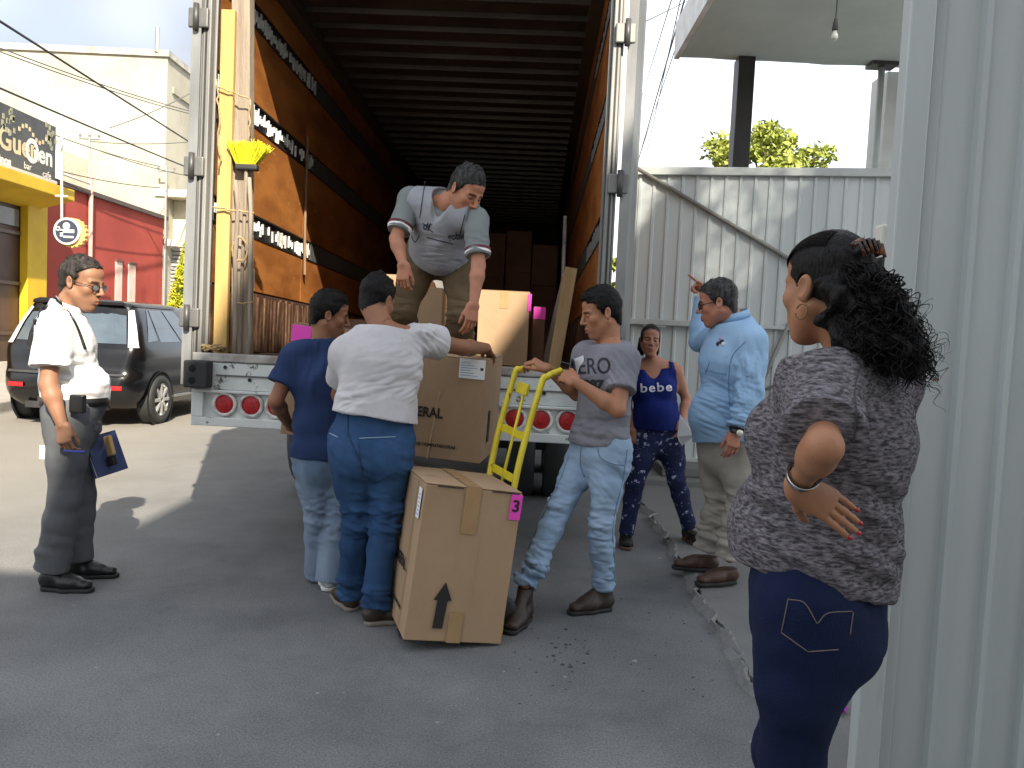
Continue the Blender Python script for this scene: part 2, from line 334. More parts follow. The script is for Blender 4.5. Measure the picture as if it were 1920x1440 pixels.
for k_ in range(9):
    MB().box((XL+.302, c[1]-.4+k_*.1, c[2]+.26+.1*math.sin(k_*.8)), (XL+.307, c[1]-.34+k_*.1, c[2]+.33+.1*math.sin(k_*.8))).build('emblem_leaf', gold, sg)
flat_text('lettering', 'bar', .17, white, sg, SM(52, 312)); flat_text('lettering', 'cafe', .17, white, sg, SM(88, 328)); flat_text('lettering', 'vinos', .2, white, sg, SM(6, 300), bold=.01)
for (px, py) in ((15, 240), (92, 262)):
    c2 = onx(px, py, XL+.302); st_ = MB()
    for k_ in range(14):
        a = rc.uniform(0, 6.28); r_ = rc.uniform(.02, .28); st_.box((XL+.3005, c2[1]+r_*math.cos(a)*.7, c2[2]+r_*math.sin(a)), (XL+.305, c2[1]+r_*math.cos(a)*.7+.06, c2[2]+r_*math.sin(a)+.09))
    o = st_.build('floral_print', mat('sage_print', (.33, .33, .22), rough=.6), sg); o['kind'] = 'stuff'
# round projecting sign
Yr = 14.4; c = at(128, 434, Yr); sc_ = 1500/Yr
rs = empty('round_sign', (c[0], Yr, c[2]), label='round navy and white blade sign with gold toothed rim hung on a thin pole', cat='sign')
FR = (np.array([[1, 0, 0], [0, 0, -1], [0, 1, 0]], float), np.zeros(3))
rad = 27/sc_
tooth = []
for k_ in range(72):
    a = 2*math.pi*k_/72; r_ = rad*(1.02 if (k_//2) % 2 else .93); tooth.append((r_*math.cos(a)+.06, r_*math.sin(a)-.02))
MB().prism(tooth, .0, .10, ax=1).build('toothed_rim', mat('gold_rim', (.72, .45, .14), rough=.5), rs)
MB().lathe([(0, .05), (rad*.92, .05), (rad*.92, -.01), (0, -.01)], 40, FR).build('face_ring', wht, rs)
MB().lathe([(0, .058), (rad*.77, .058), (rad*.77, .0), (0, .0)], 40, FR).build('face_disc', mat('sign_navy', (.035, .045, .075), rough=.5, var=.2), rs)
FM = lambda dx, dz, dy=-.0605: (np.array([[1, 0, 0], [0, 0, -1], [0, 1, 0]], float), np.array([dx, dy, dz]))
MB().box((-.11, -.064, -.03), (.14, -.059, .03)).box((-.11, -.064, -.10), (-.06, -.059, .0)).box((-.05, -.064, -.12), (.13, -.059, -.085)).build('lettering', wht, rs)
MB().lathe([(0, .0), (.065, .0)], 14, (FR[0], np.array([.0, -.062, .09]))).build('emblem', wht, rs)
MB().lathe([(.022, .0), (.042, .0)], 12, (FR[0], np.array([-.15, -.062, .04]))).build('lettering', wht, rs)
MB().tube([(-.13, .02, rad*.8), (-.16, .02, 2.1)], .022, 6).tube([(-.25, .02, .62), (-.03, .02, .62)], .02, 6).tube([(-.16, .02, 1.02), (-.16, 1.0, 1.02)], .02, 6).build('hanger_pole', mat('pale_steel', (.6, .6, .58), rough=.5, metal=.3), rs)
# utility pole standing against the pale wall and a second, nearer the pillar
gs = mat('grey_steel', (.35, .35, .34), rough=.5, metal=.6)
def pole(px, pt, pb, Y, r, label):
    a = at(px, pt, Y); b_ = at(px, pb, Y)
    e = empty('utility_pole', (a[0], Y, b_[2]), label=label, cat='pole'); h = a[2]-b_[2]
    MB().tube([(0, 0, -2 if b_[2] > 2 else 0), (0, 0, h)], r, 8).build('shaft', gs, e)
    MB().tube([(-.22, 0, h-.12), (.22, 0, h-.12)], .018, 6).build('crossarm', gs, e)
    for dx in (-.2, 0, .2): MB().lathe([(0, 0), (.026, 0), (.03, .04), (.015, .07), (0, .09)], 8, (np.eye(3), np.array([dx, 0, h-.08]))).build('insulator', mat('insulator', (.2, .17, .15), rough=.3), e)
    return e
pole(168, 250, 365, 17.5, .026, 'thin grey utility pole with insulators rising above the red coping')
pole(312, 312, 600, 20.3, .03, 'thin grey service pole beside the white pillar')
# topiary
def leafcloud(name, parent, pts, size, m, rng, squash=1.0):
    P = np.asarray(pts, float); n = len(P)
    a = rng.normal(size=(n, 3)); a /= np.linalg.norm(a, axis=1)[:, None]
    b_ = rng.normal(size=(n, 3)); b_ -= a*(a*b_).sum(1)[:, None]; b_ /= np.linalg.norm(b_, axis=1)[:, None]
    s_ = size*rng.uniform(.6, 1.3, (n, 1))
    V = np.concatenate([P-a*s_, P+b_*s_*.45, P+a*s_, P-b_*s_*.45], 1).reshape(-1, 3)
    me = arrmesh(name, V, np.arange(4*n).reshape(n, 4), smooth=False)
    return link(name, me, m, parent)
def leafmat(name, c1, c2):
    m = mat(name, c1, rough=.55, col2=c2, vs=6, spec=.3); b = m.node_tree.nodes['Principled BSDF']
    b.inputs['Subsurface Weight'].default_value = 0
    return m
rg = np.random.default_rng(5)
tp = empty('topiary', label='bright yellow-green clipped conical shrub beside the truck door', cat='shrub')
Yt = 19.5; a = at(346, 600, Yt); apex = at(346, 450, Yt); half = abs(at(300, 600, Yt)[0]-a[0]); tp.location = (a[0], Yt, 0)
pt = []
for i in range(5200):
    t_ = rg.uniform()**.6; th = rg.uniform(0, 6.28); zt_ = apex[2]*(1-t_); r_ = half*1.25*t_*rg.uniform(.86, 1.04); pt.append((r_*math.cos(th), r_*math.sin(th), zt_+.1))
leafcloud('crown', tp, pt, .055, leafmat('lime_leaf', (.33, .36, .02), (.48, .48, .04)), rg)
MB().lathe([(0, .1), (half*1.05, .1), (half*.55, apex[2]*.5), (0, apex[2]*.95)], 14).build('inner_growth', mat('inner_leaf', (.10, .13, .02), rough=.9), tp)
MB().tube([(0, 0, 0), (0, 0, apex[2]*.8)], .05, 6).build('trunk', mat('bark', (.12, .09, .06), rough=.9, bump=.4), tp)
# cables over the street
cabm = mat('cable_black', (.02, .02, .022), rough=.6)
def cable(p0, p1, r, sag, label, name='overhead_cable', m=cabm, grp='overhead cables'):
    P = []
    for i in range(25):
        t_ = i/24; q = (1-t_)*np.array(p0)+t_*np.array(p1); q = q + np.array([0, 0, -sag*4*t_*(1-t_)]); P.append(q)
    o = MB().tube(P, r, 5).build(name, m, smooth=True); return setp(o, label, 'cable', grp)
def cable_px(a, b_, Ya, Yb, r, sag, label, ext=.35, **k):
    p, q = at(*a, Ya), at(*b_, Yb); d = q-p; cable(p-d*min(ext, .5), q+d*ext, r, sag, label, **k)
cable_px((0, 40), (355, 266), 9.0, 17, .016, .0, 'thick black cable crossing the grey sky and the top of the cream building', ext=1.0)
cable_px((0, 160), (355, 311), 9.0, 16, .014, .05, 'thick black cable passing above the black shop sign', ext=1.0)
thin = mat('thin_cable', (.10, .10, .10), rough=.6)
for i, (a, b_, Ya, Yb, lb) in enumerate((((0, 90), (355, 208), 12, 19, 'upper of the two thin grey cables below the parapet of the cream building'), ((0, 97), (355, 213), 12, 19, 'lower of the two thin grey cables below the parapet of the cream building'),
        ((355, 176), (205, 240), 19, 17.5, 'thin wire rising right from the utility pole'), ((180, 280), (355, 330), 17.4, 19, 'thin wire from the utility pole towards the white pillar'), ((100, 252), (300, 312), 15, 19, 'thin wire between the sign corner and the service pole'),
        ((110, 320), (300, 352), 15, 19, 'lowest thin wire above the red coping'), ((170, 265), (355, 266), 17.4, 18, 'level thin wire to the right of the utility pole'))):
    cable_px(a, b_, Ya, Yb, .011, .05, lb, m=thin, ext=.0)
for i, (a, b_, lb) in enumerate((((1292, -30), (1197, 300), 'leftmost black cable in the sky right of the trailer'), ((1262, -10), (1207, 170), 'short black cable beside the trailer door top'), ((1278, -10), (1212, 290), 'middle thin cable in the sky right of the trailer'), ((1300, -10), (1205, 275), 'rightmost thin cable in the sky right of the trailer'), ((1200, 45), (1310, -8), 'thin cross cable slanting up to the canopy corner'))):
    cable_px(a, b_, 12, 26, .014 if i == 0 else .009, .0, lb, ext=1.0 if i < 4 else .08, grp='cables beside the trailer')

# ------------------------------------------------------------------ right-hand gates, canopy and house
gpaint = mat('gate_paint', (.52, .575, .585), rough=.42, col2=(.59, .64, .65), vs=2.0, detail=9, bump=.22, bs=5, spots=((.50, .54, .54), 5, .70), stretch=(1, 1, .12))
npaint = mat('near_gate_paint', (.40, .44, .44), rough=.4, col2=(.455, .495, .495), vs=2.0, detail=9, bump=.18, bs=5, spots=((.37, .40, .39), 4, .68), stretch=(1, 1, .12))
gframe = mat('gate_frame_paint', (.47, .51, .505), rough=.5, var=.1)
def pan_mesh(wd, h, ridge=.018, depth=.014):
    "one pressed sheet: flat pan with a small upstand ridge on its right side; x across, z up, front is -y"
    pr = [(0, 0), (wd-ridge*2.2, 0), (wd-ridge*1.7, -depth), (wd-ridge*.5, -depth), (wd, 0), (wd, .004), (0, .004)]
    return MB().prism([(x, y) for x, y in pr], 0, h).mesh('panel')
fg = empty('far_gate', label='pale grey ribbed metal gate leaf with diagonal brace behind the bystanders', cat='gate')
A = np.array([1.10, 8.35]); B = np.array([3.9, 7.82]); ang = math.atan2(B[1]-A[1], B[0]-A[0]); Lg = np.linalg.norm(B-A)
fg.location = (A[0], A[1], 0); fg.rotation_euler = (0, 0, ang)
N = 20; wd = Lg/N
zb, zt = .22, 3.12
pm = pan_mesh(wd, zt-zb); 
for i in range(N):
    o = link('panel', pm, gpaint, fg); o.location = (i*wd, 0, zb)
MB().box((-.06, -.05, zt-.015), (Lg+.05, .03, zt+.065)).build('top_rail', gframe, fg, bevel=.006)
MB().box((-.06, -.05, zb-.05), (Lg+.05, .03, zb+.015)).build('bottom_rail', gframe, fg, bevel=.006)
MB().box((-.07, -.06, .04), (-.005, .03, zt-.02)).build('hinge_stile', gframe, fg, bevel=.006)
def gl(px, py): # pixel -> gate local (x,z)
    v = ray(px, py); n = np.array([-math.sin(ang), math.cos(ang)]); t_ = ((A-CP[:2])@n)/(v[:2]@n); P = CP+v*t_
    return np.array([(P[:2]-A)@np.array([math.cos(ang), math.sin(ang)]), -.04, P[2]])
for a, b_, r_ in (((1196, 318), (1560, 535), .022), ((1478, 606), (1395, 790), .02), ((1395, 745), (1560, 680), .014)):
    MB().tube([gl(*a), gl(*b_)], r_, 8).build('brace', mat('brace_grey', (.2, .2, .19), rough=.6), fg, smooth=True)
a = gl(1172, 602); b_ = gl(1312, 602)
MB().box((a[0], -.075, a[2]-.03), (b_[0], -.018, a[2]+.03)).build('mid_rail', gframe, fg, bevel=.006)
MB().box((b_[0]+.01, -.05, a[2]-.02), (Lg, -.018, a[2]+.015)).build('mid_rail', gframe, fg, bevel=.005)
for px in (1217, 1239):
    c = gl(px, 607); MB().box((c[0]-.05, -.06, c[2]-.035), (c[0]+.05, -.02, c[2]+.035)).build('latch_plate', mat('latch_white', (.75, .78, .76), rough=.4), fg)
c = gl(1330, 620); MB().box((c[0]-.02, -.03, .3), (c[0]+.02, -.017, c[2])).build('leaf_seam', gframe, fg)
# step below the far gate
setp(MB().box((1.2, 7.6, .0), (4.2, 8.7, .10)).box((1.5, 7.75, .10), (4.2, 8.7, .2)).build('step', conc, bevel=.015), kind='structure')
# near gate leaf
ng = empty('near_gate', (1.10, 2.40, 0), label='large pale grey-green ribbed metal gate leaf standing close behind the woman', cat='gate')
ng.rotation_euler = (0, 0, R(-2))
z0, z1 = .06, 2.62
MB().box((0, -.03, z0), (.075, .03, z1)).build('edge_stile', npaint, ng, bevel=.006)
MB().box((.079, -.012, z0), (.112, .02, z1)).build('flashing', npaint, ng, bevel=.003)
pm2 = pan_mesh(.132, z1-z0, ridge=.015, depth=.02)
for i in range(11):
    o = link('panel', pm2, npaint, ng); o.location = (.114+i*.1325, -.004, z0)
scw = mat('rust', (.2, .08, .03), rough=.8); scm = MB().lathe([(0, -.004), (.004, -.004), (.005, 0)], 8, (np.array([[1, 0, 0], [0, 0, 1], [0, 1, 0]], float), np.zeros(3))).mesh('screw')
for i in range(0, 7, 2):
    for zz in (1.33,):
        o = link('screw', scm, scw, ng); o.location = (.114+i*.1325+.05, -.005, zz)
MB().box((.076, .022, z0), (1.6, .07, z0+.06)).build('bottom_rail', gframe, ng); MB().box((.076, .022, z1-.06), (1.6, .07, z1)).build('top_rail', gframe, ng)
MB().box((.076, .022, 1.3), (1.6, .06, 1.36)).build('mid_rail', gframe, ng)
MB().lathe([(0, 0), (.006, 0), (.006, -.006), (0, -.008)], 8, (np.array([[1, 0, 0], [0, 0, 1], [0, 1, 0]], float), np.array([.114+.1325*2-.01, -.02, 2.22]))).build('screw', mat('rust', (.2, .08, .03), rough=.8), ng)
c = at(1662, 440, 3.2)
lb = empty('gate_opener_box', (c[0], 3.2, c[2]-.07), label='small white latch box fixed behind the edge of the near gate', cat='box')
MB().box((-.03, -.02, 0), (.06, .05, .11)).build('cover', wht, lb, bevel=.012); MB().box((-.02, -.03, -.05), (.06, .03, -.02)).tube([(-.04, 0, -.035), (.05, 0, -.035)], .012, 8).build('bolt', mat('dark_metal', (.07, .07, .07), rough=.45, metal=.6), lb)
MB().box((.02, -.01, -1.3), (.07, .04, -.05)).build('bracket_post', gframe, lb)
# canopy + house
soff = mat('canopy_render', (.57, .66, .68), rough=.9, col2=(.63, .71, .73), vs=.8, detail=8, bump=.2, bs=25)
ca = empty('concrete_canopy', label='pale grey flat concrete canopy slab overhanging at upper right', cat='canopy')
edge = [(1.68, 6.95), (1.68, 9.0)]
xx = 1.95
while xx < 6.8: edge.append((xx, 9.0+rnd.uniform(-.02, .04))); xx += .22
edge += [(6.9, 9.0), (6.9, 6.95)]
MB().prism(edge, 4.54, 4.9).build('slab', soff, ca)
MB().box((1.62, 6.9, 4.54), (1.677, 9.06, 4.93)).build('fascia', mat('fascia_white', (.72, .74, .75), rough=.7), ca)
a = at(1376, 200, 8.95); b_ = at(1407, 200, 8.95)
setp(MB().box((a[0], 8.85, 0), (b_[0], 9.06, 4.54)).build('canopy_post', mat('black_steel', (.012, .012, .015), rough=.45, col2=(.03, .025, .022), vs=3), bevel=.01), 'thick black square post holding up the canopy', 'post')
a = at(1648, 200, 8.9)
pp = empty('canopy_pipe', (a[0], 8.9, 0), label='slim grey pipe post under the right part of the canopy', cat='post')
MB().tube([(0, 0, 0), (0, 0, 4.54)], .035, 10).build('pipe', gframe, pp, smooth=True); MB().box((-.14, -.1, 4.5), (.14, .1, 4.54)).build('base_plate', mat('dark_metal', (.07, .07, .07)), pp)
hs = building('white_house', 'strip of white house wall under the canopy behind the gates', 'house')
a = at(1660, 200, 9.1)
MB().box((a[0], 9.1, 0), (a[0]+6, 9.5, 4.53)).build('wall', mat('house_white', (.66, .68, .68), rough=.85, var=.06, bump=.1), hs); MB().box((a[0]-.0, 9.07, 4.93), (a[0]+6.1, 9.5, 5.1)).build('roof', soff, hs)
c = at(1566, 50, 7.1)
lbm = empty('hanging_bulb', (c[0], 7.1, c[2]), label='bare light bulb on a black cord hanging below the canopy', cat='light')
MB().tube([(0, 0, .05), (.005, 0, .5), (.01, 0, 4.54-c[2])], .006, 6).build('cord', cabm, lbm)
MB().lathe([(0, .07), (.012, .07), (.02, .03), (.024, 0), (.026, -.03), (.018, -.035), (0, -.035)], 12).build('socket', cabm, lbm)
MB().lathe([(.014, -.03), (.02, -.05), (.03, -.075), (.03, -.095), (.018, -.115), (0, -.12)], 12).build('bulb', mat('bulb_glass', (.55, .57, .52), rough=.15), lbm, smooth=True)
# trees behind the gate
def tree(name, base, zc, rx, rz, n, label, seed, ls=.085):
    rr = np.random.default_rng(seed); e = empty(name, (base[0], base[1], 0), label=label, cat='tree', group='trees beyond the gate'); P = []
    limbs = MB(); limbs.tube([(0, 0, 0), (.05, 0, zc*.5), (.0, .05, zc-rz*.5)], [.14, .11, .07], 8)
    for kk in range(40):
        th = rr.uniform(0, 6.28); u = rr.uniform(-.7, 1); r_ = rr.uniform(.55, 1)
        c = np.array([rx*r_*math.cos(th)*math.sqrt(max(.05, 1-u*u*.8)), rx*r_*math.sin(th)*math.sqrt(max(.05, 1-u*u*.8)), zc+rz*u*r_])
        limbs.tube([(0, 0, zc-rz*.6), c*np.array([.5, .5, 1])+np.array([0, 0, -.25]), c], [.05, .025, .008], 5)
        s_ = rr.uniform(.16, .32)*rx
        q = rr.normal(size=(n//40, 3)); q /= np.linalg.norm(q, axis=1)[:, None]; q *= s_*rr.uniform(.3, 1, (len(q), 1)); P.append(q*[1, 1, .8]+c)
    limbs.build('trunk', mat('bark', (.12, .09, .06)), e)
    leafcloud('crown', e, np.concatenate(P), ls, leafmat('tree_leaf_bright', (.24, .29, .04), (.36, .40, .09)), rr)
t_ = at(1440, 330, 13.0); tree('leafy_tree', (t_[0], 13.0), t_[2]-.25, 1.15, 1.05, 9000, 'bright green leafy tree showing over the far gate', 3, ls=.06)
t_ = at(1150, 520, 14.0); tree('leafy_tree', (t_[0]+.1, 14.0), t_[2]-.6, .8, 1.0, 3000, 'green foliage seen in the slit beside the trailer post', 4)
# unseen house mass added behind the viewpoint to shade the near half of the street
bh = building('unseen_shade_house', 'unseen stepped house mass behind the viewpoint, added and shaped to cast the street shade', 'house')
MB().box((-2.2, -8, 0), (1.35, -5, 7.45)).build('wall', wht, bh); MB().box((1.353, -9, 0), (6.3, -5, 9.3)).build('shade_block_mid', wht, bh); MB().prism([(3.05, 9.403), (6.0, 14.0), (6.3, 14.0), (6.3, 9.403)], -9, -5, ax=1).build('shade_block_tall', wht, bh); MB().box((6.303, -8, 0), (7.25, -5, 12.4)).build('shade_block_mid', wht, bh); MB().box((7.253, -8, 0), (9.2, -5, 14.0)).build('shade_block_tall', wht, bh)  # stepped heights and gable slope added to place the shade edges
MB().box((1.95, -8.5, 9.4), (3.2, -5.0, 10.8)).build('shade_block_top', stain, bh); MB().box((-2.3, -8.1, 7.45), (1.35, -4.95, 7.55)).build('roof', stain, bh); MB().box((1.353, -9.1, 9.3), (6.3, -4.95, 9.4)).build('roof', stain, bh)  # first block added on the roof to keep sun off the bending man

tl = empty('shade_leaf_screen', (6.2, -3.0, 0), label='unseen leaf screen added behind the viewpoint to dapple the far gate', cat='tree')  # leaves added out of view to thin the sun on the far gate
rr_ = np.random.default_rng(9); q_ = rr_.normal(size=(6500, 3)); q_ /= np.linalg.norm(q_, axis=1)[:, None]; q_ *= 1.75*rr_.uniform(0, 1, (6500, 1))**.4
leafcloud('crown', tl, q_+np.array([.0, 0, 11.5]), .06, leafmat('screen_leaf', (.16, .21, .03), (.27, .31, .06)), rr_); MB().tube([(0, 0, 0), (.1, 0, 6), (0, 0, 11.4)], [.2, .15, .05], 8).build('trunk', mat('bark', (.12, .09, .06)), tl)
# ================================================================== TRAILER
TX, TY, TYAW, TTILT = -.725, 5.0, R(-1.6), R(-1.2)
tr = empty('box_trailer', (TX, TY, 0), (TTILT, 0, TYAW), 'open white box trailer with orange plywood lining, seen from its rear doors', 'truck')
tr.location.z = .0
ply = mat('plywood_orange', (.27, .088, .021), rough=.5, col2=(.47, .185, .046), vs=1.6, detail=9, stretch=(1, 1, 3.0), bump=.1, bs=40, spots=((.55, .31, .12), 5, .645))
white_paint = mat('worn_white_paint', (.68, .74, .73), rough=.5, col2=(.76, .80, .79), vs=2.5, detail=9, bump=.25, bs=35, spots=((.13, .12, .11), 11.0, .605))
steel = mat('weathered_steel', (.16, .16, .155), rough=.55, metal=.2, col2=(.30, .30, .29), vs=3, stretch=(1, 1, .2), bump=.15, bs=30, spots=((.2, .19, .18), 3, .62))
galv = mat('bright_galvanised', (.5, .5, .48), rough=.45, metal=.25, var=.35, vs=9)
dark = mat('dark_recess', (.02, .017, .015), rough=.8)
dsteel = mat('dark_chassis', (.025, .025, .026), rough=.7, var=.3)
roofm = mat('roof_dark', (.065, .055, .048), rough=.42, metal=.3, var=.35, vs=2)
HW, LEN, ZF, ZC = 1.245, 11.6, 1.2, 3.98
rails = (2.13, 2.92, 3.60)
rows = [(1.66, 2.043), (2.217, 2.833), (3.007, 3.513), (3.687, ZC-.02)]
rt = random.Random(21)
bar_me2 = MB().prism([(-.012, 0), (.012, 0), (.006, .014), (-.006, .014)], -.07, .07).mesh('rail_bar'); bar_me2.materials.append(mat('rail_bar_right_shaded', (.16, .155, .15), rough=.55))  # right-wall bars: darker copy of the metal, shade put into the colour
bar_me = MB().prism([(-.012, 0), (.012, 0), (.006, .014), (-.006, .014)], -.07, .07).mesh('rail_bar')
slat_me = MB().box((-.028, 0, 0), (.028, .018, .43)).mesh('liner_slat')
slm = mat('scuffed_slat', (.075, .032, .015), rough=.75, col2=(.26, .15, .08), vs=6, stretch=(1, 1, .5), lo=.48, hi=.7, bump=.3)
for s in (-1, 1):
    X = s*HW
    sw = MB().box((min(X+s*.03, X+s*.07), .12, ZF), (max(X+s*.03, X+s*.07), LEN, ZC)).build('side_wall', mat('side_skin', (.2, .12, .06), rough=.7), tr)
    for (za, zb_) in rows:
        yb_ = .05
        while yb_ < LEN:
            ye_ = min(LEN, yb_+(2.0 if yb_ < 1 else 2.44))
            MB().box((min(X, X+s*.018), yb_+.004, za), (max(X, X+s*.018), ye_-.004, zb_)).build('plywood_panel', ply, sw); yb_ = ye_
    for zr in rails:
        rl = MB().box((min(X+s*.012, X+s*.028), .05, zr-.086), (max(X+s*.012, X+s*.028), LEN, zr+.086)).box((min(X-s*.006, X+s*.012), .05, zr+.076), (max(X-s*.006, X+s*.012), LEN, zr+.086)).box((min(X-s*.006, X+s*.012), .05, zr-.086), (max(X-s*.006, X+s*.012), LEN, zr-.076)).build('cargo_rail', mat('rail_black', (.035, .032, .03), rough=.5, metal=.3), tr)
        y_ = .12; k_ = 0
        rest = MB()
        while y_ < LEN-.1:
            if k_ < (48 if s < 0 else 34):
                if rt.random() < .82:
                    o = link('rail_bar', bar_me if s < 0 else bar_me2, galv, rl); o.location = (X+s*.010, y_, zr+rt.uniform(-.02, .02)); o.rotation_euler = (0, rt.uniform(-.12, .12), s*math.pi/2); o.scale = (rt.uniform(.45, 1.1), 1, rt.uniform(.3, .95))
            else: rest.box((min(X-s*.004, X+s*.012), y_-.016, zr-.08), (max(X-s*.004, X+s*.012), y_+.016, zr+.08))
            y_ += .046; k_ += 1
        o = rest.build('rail_bars', mat('rail_bar_far_shaded', (.07, .068, .065), rough=.6), rl); o['kind'] = 'stuff'  # far bars: darker copy of the metal so they look unlit
    bk = MB().box((min(X+s*.006, X+s*.028), .05, ZF), (max(X+s*.006, X+s*.028), LEN, 1.655)).build('lower_liner', mat('liner_dark', (.07, .03, .02), rough=.8), tr)
    y_ = .12; k_ = 0; rest = MB()
    while y_ < LEN-.1:
        if k_ < 40:
            o = link('liner_slat', slat_me, slm, bk); o.location = (X+s*.006, y_, ZF+.01); o.rotation_euler = (rt.uniform(-.02, .02), 0, s*math.pi/2); o.scale = (rt.uniform(.8, 1.15), 1, rt.uniform(.93, 1))
        else: rest.box((min(X-s*.012, X+s*.005), y_-.026, ZF+.01), (max(X-s*.012, X+s*.005), y_+.026, 1.63))
        y_ += .078; k_ += 1
    o = rest.build('liner_slats', slm, bk); o['kind'] = 'stuff'
# hung strap on the left wall
MB().tube([(-HW+.02, 2.03, 3.1), (-HW+.025, 2.03, 2.3), (-HW+.03, 2.06, 1.9)], .012, 6).build('wall_strap', mat('strap_tan', (.25, .16, .09), rough=.8), tr)
# roof
rf = MB().box((-HW-.06, .05, ZC+.03), (HW+.06, LEN, ZC+.06)).build('roof', roofm, tr)
bow_me = MB().prism([(-.03, 0), (-.022, -.04), (.022, -.04), (.03, 0)], -HW, HW, ax=0).mesh('roof_bow')
y_ = .3
while y_ < LEN:
    o = link('roof_bow', bow_me, roofm, rf); o.location = (0, y_, ZC+.03); y_ += .31
for s in (-1, 1): MB().box((min(s*HW, s*(HW-.1)), .06, ZC-.08), (max(s*HW, s*(HW-.1)), LEN, ZC+.03)).build('roof_rail', mat('roof_rail_dark', (.08, .07, .06), rough=.5, metal=.3), tr)
MB().box((-HW-.06, LEN+.001, ZF), (HW+.06, LEN+.05, ZC+.06)).build('front_wall', mat('front_wall_dark', (.06, .03, .02), rough=.7), tr)
MB().box((-HW, .02, ZF-.08), (HW, LEN, ZF)).build('floor', mat('floor_boards', (.20, .13, .085), rough=.8, col2=(.12, .08, .05), vs=3, stretch=(6, .5, 1), bump=.2), tr)
# rear frame
for s in (-1, 1):
    a_, b2 = s*HW, s*(HW+.05)
    po = MB().box((min(a_, b2), -.02, .95), (max(a_, b2), .12, ZC+.1)).box((min(a_-s*.02, a_), .03, ZF), (max(a_-s*.02, a_), .05, ZC)).build('rear_post', steel, tr, bevel=.006)
    MB().box((min(b2+s*.003, b2+s*.016), -.012, .95), (max(b2+s*.003, b2+s*.016), .1, ZC)).build('post_flange', mat('flange_steel', (.20, .20, .197), rough=.5, metal=.2, var=.2), po)
    MB().box((min(s*(HW+.022), s*(HW+.034)), -.0235, ZF), (max(s*(HW+.022), s*(HW+.034)), -.0205, ZC)).build('post_groove', dsteel, po)
    # door folded right back
    dang = R(9) if s > 0 else R(-1)
    D = empty('door_pivot') if False else None
    hx = s*(HW+(.118 if s > 0 else .083)); ux, uy = s*math.sin(dang), math.cos(dang)
    Md = (np.array([[uy, ux, 0], [-ux, uy, 0], [0, 0, 1]]), np.array([hx, -.03, 0]))
    dr = MB().box((-.022, 0, 1.0), (.022, 1.22, ZC), Md).build('rear_door', mat('door_grey', (.17, .178, .178), rough=.55, var=.2, vs=2, stretch=(1, 1, .3)), tr, bevel=.004)
    MB().box((-.03, -.012, 1.0), (.03, -.003, ZC), Md).build('door_edge', mat('door_edge_steel', (.22, .225, .225), rough=.5, metal=.3, var=.25, stretch=(1, 1, .3)), dr)
    for zh in (1.42, 2.36, 3.27):
        hg = MB().box((min(s*(HW+.01), s*(HW+.135)), -.05, zh-.06), (max(s*(HW+.01), s*(HW+.135)), -.022, zh+.06)).build('hinge', mat('hinge_steel', (.15, .15, .145), rough=.5, metal=.4, var=.3), dr, bevel=.008)
        MB().tube([(s*(HW+.082), -.055, zh-.08), (s*(HW+.082), -.055, zh+.08)], .018, 10).build('hinge_pin', mat('hinge_dark', (.08, .08, .08), rough=.5, metal=.5), hg, smooth=True)
MB().box((-HW-.05, -.02, ZC+.1), (HW+.05, .14, ZC+.25)).build('rear_header', steel, tr, bevel=.006)
# sill and bumper
MB().box((-1.295, -.03, 1.15), (1.295, .06, 1.205)).build('rear_sill', mat('worn_sill', (.28, .26, .24), rough=.6, metal=.2, col2=(.5, .5, .48), vs=5, bump=.4, bs=30), tr, bevel=.008)
bp_ = MB().box((-1.29, -.02, .975), (1.29, .06, 1.147)).build('bumper_plate', white_paint, tr, bevel=.006)
MB().box((-1.14, -.03, 1.063), (1.14, -.021, 1.071)).build('plate_seam', mat('seam_grime', (.12, .12, .12), rough=.8), bp_)
for s in (-1, 1):
    for i in range(7):
        x_ = s*(1.10-.03*rt.random()-.17*i); z_ = 1.02+.1*rt.random()
        MB().lathe([(0, .0), (.010, .0), (.012, .006)], 8, (np.array([[1, 0, 0], [0, 0, -1], [0, 1, 0]], float), np.array([x_, -.0215, z_]))).build('bolt', dsteel, bp_)
lb_ = MB().box((-1.29, 0, .78), (1.29, .05, .973)).build('light_panel', white_paint, tr)
MB().box((-1.29, -.035, .955), (1.29, .05, .974)).box((-1.29, -.035, .745), (1.29, .05, .80)).box((-1.29, -.035, .80), (-1.215, .05, .955)).box((1.215, -.035, .80), (1.29, .05, .955)).build('bumper_beam', white_paint, tr, bevel=.005)
redl = mat('red_lens', (.42, .012, .018), rough=.25, var=.2, vs=40, bump=.3, bs=120)
for s in (-1, 1):
    for xi in (1.085, .915, .75):
        c = (s*xi, -.002, .885); FRx = (np.array([[1, 0, 0], [0, 0, 1], [0, -1, 0]], float), np.array(c))
        FRx = (np.array([[1, 0, 0], [0, 0, -1], [0, 1, 0]], float), np.array(c))
        li = MB().lathe([(.058, .0), (.080, .0), (.078, .018), (.062, .024), (.058, .014)], 28, FRx).build('tail_light', mat('lamp_ring', (.62, .62, .6), rough=.5, var=.4, vs=14), tr, smooth=True)
        MB().lathe([(0, .026), (.02, .025), (.022, .022), (.045, .019), (.058, .012)], 28, FRx).build('red_lens', redl, li)
rub = mat('black_rubber', (.025, .026, .028), rough=.65, var=.2)
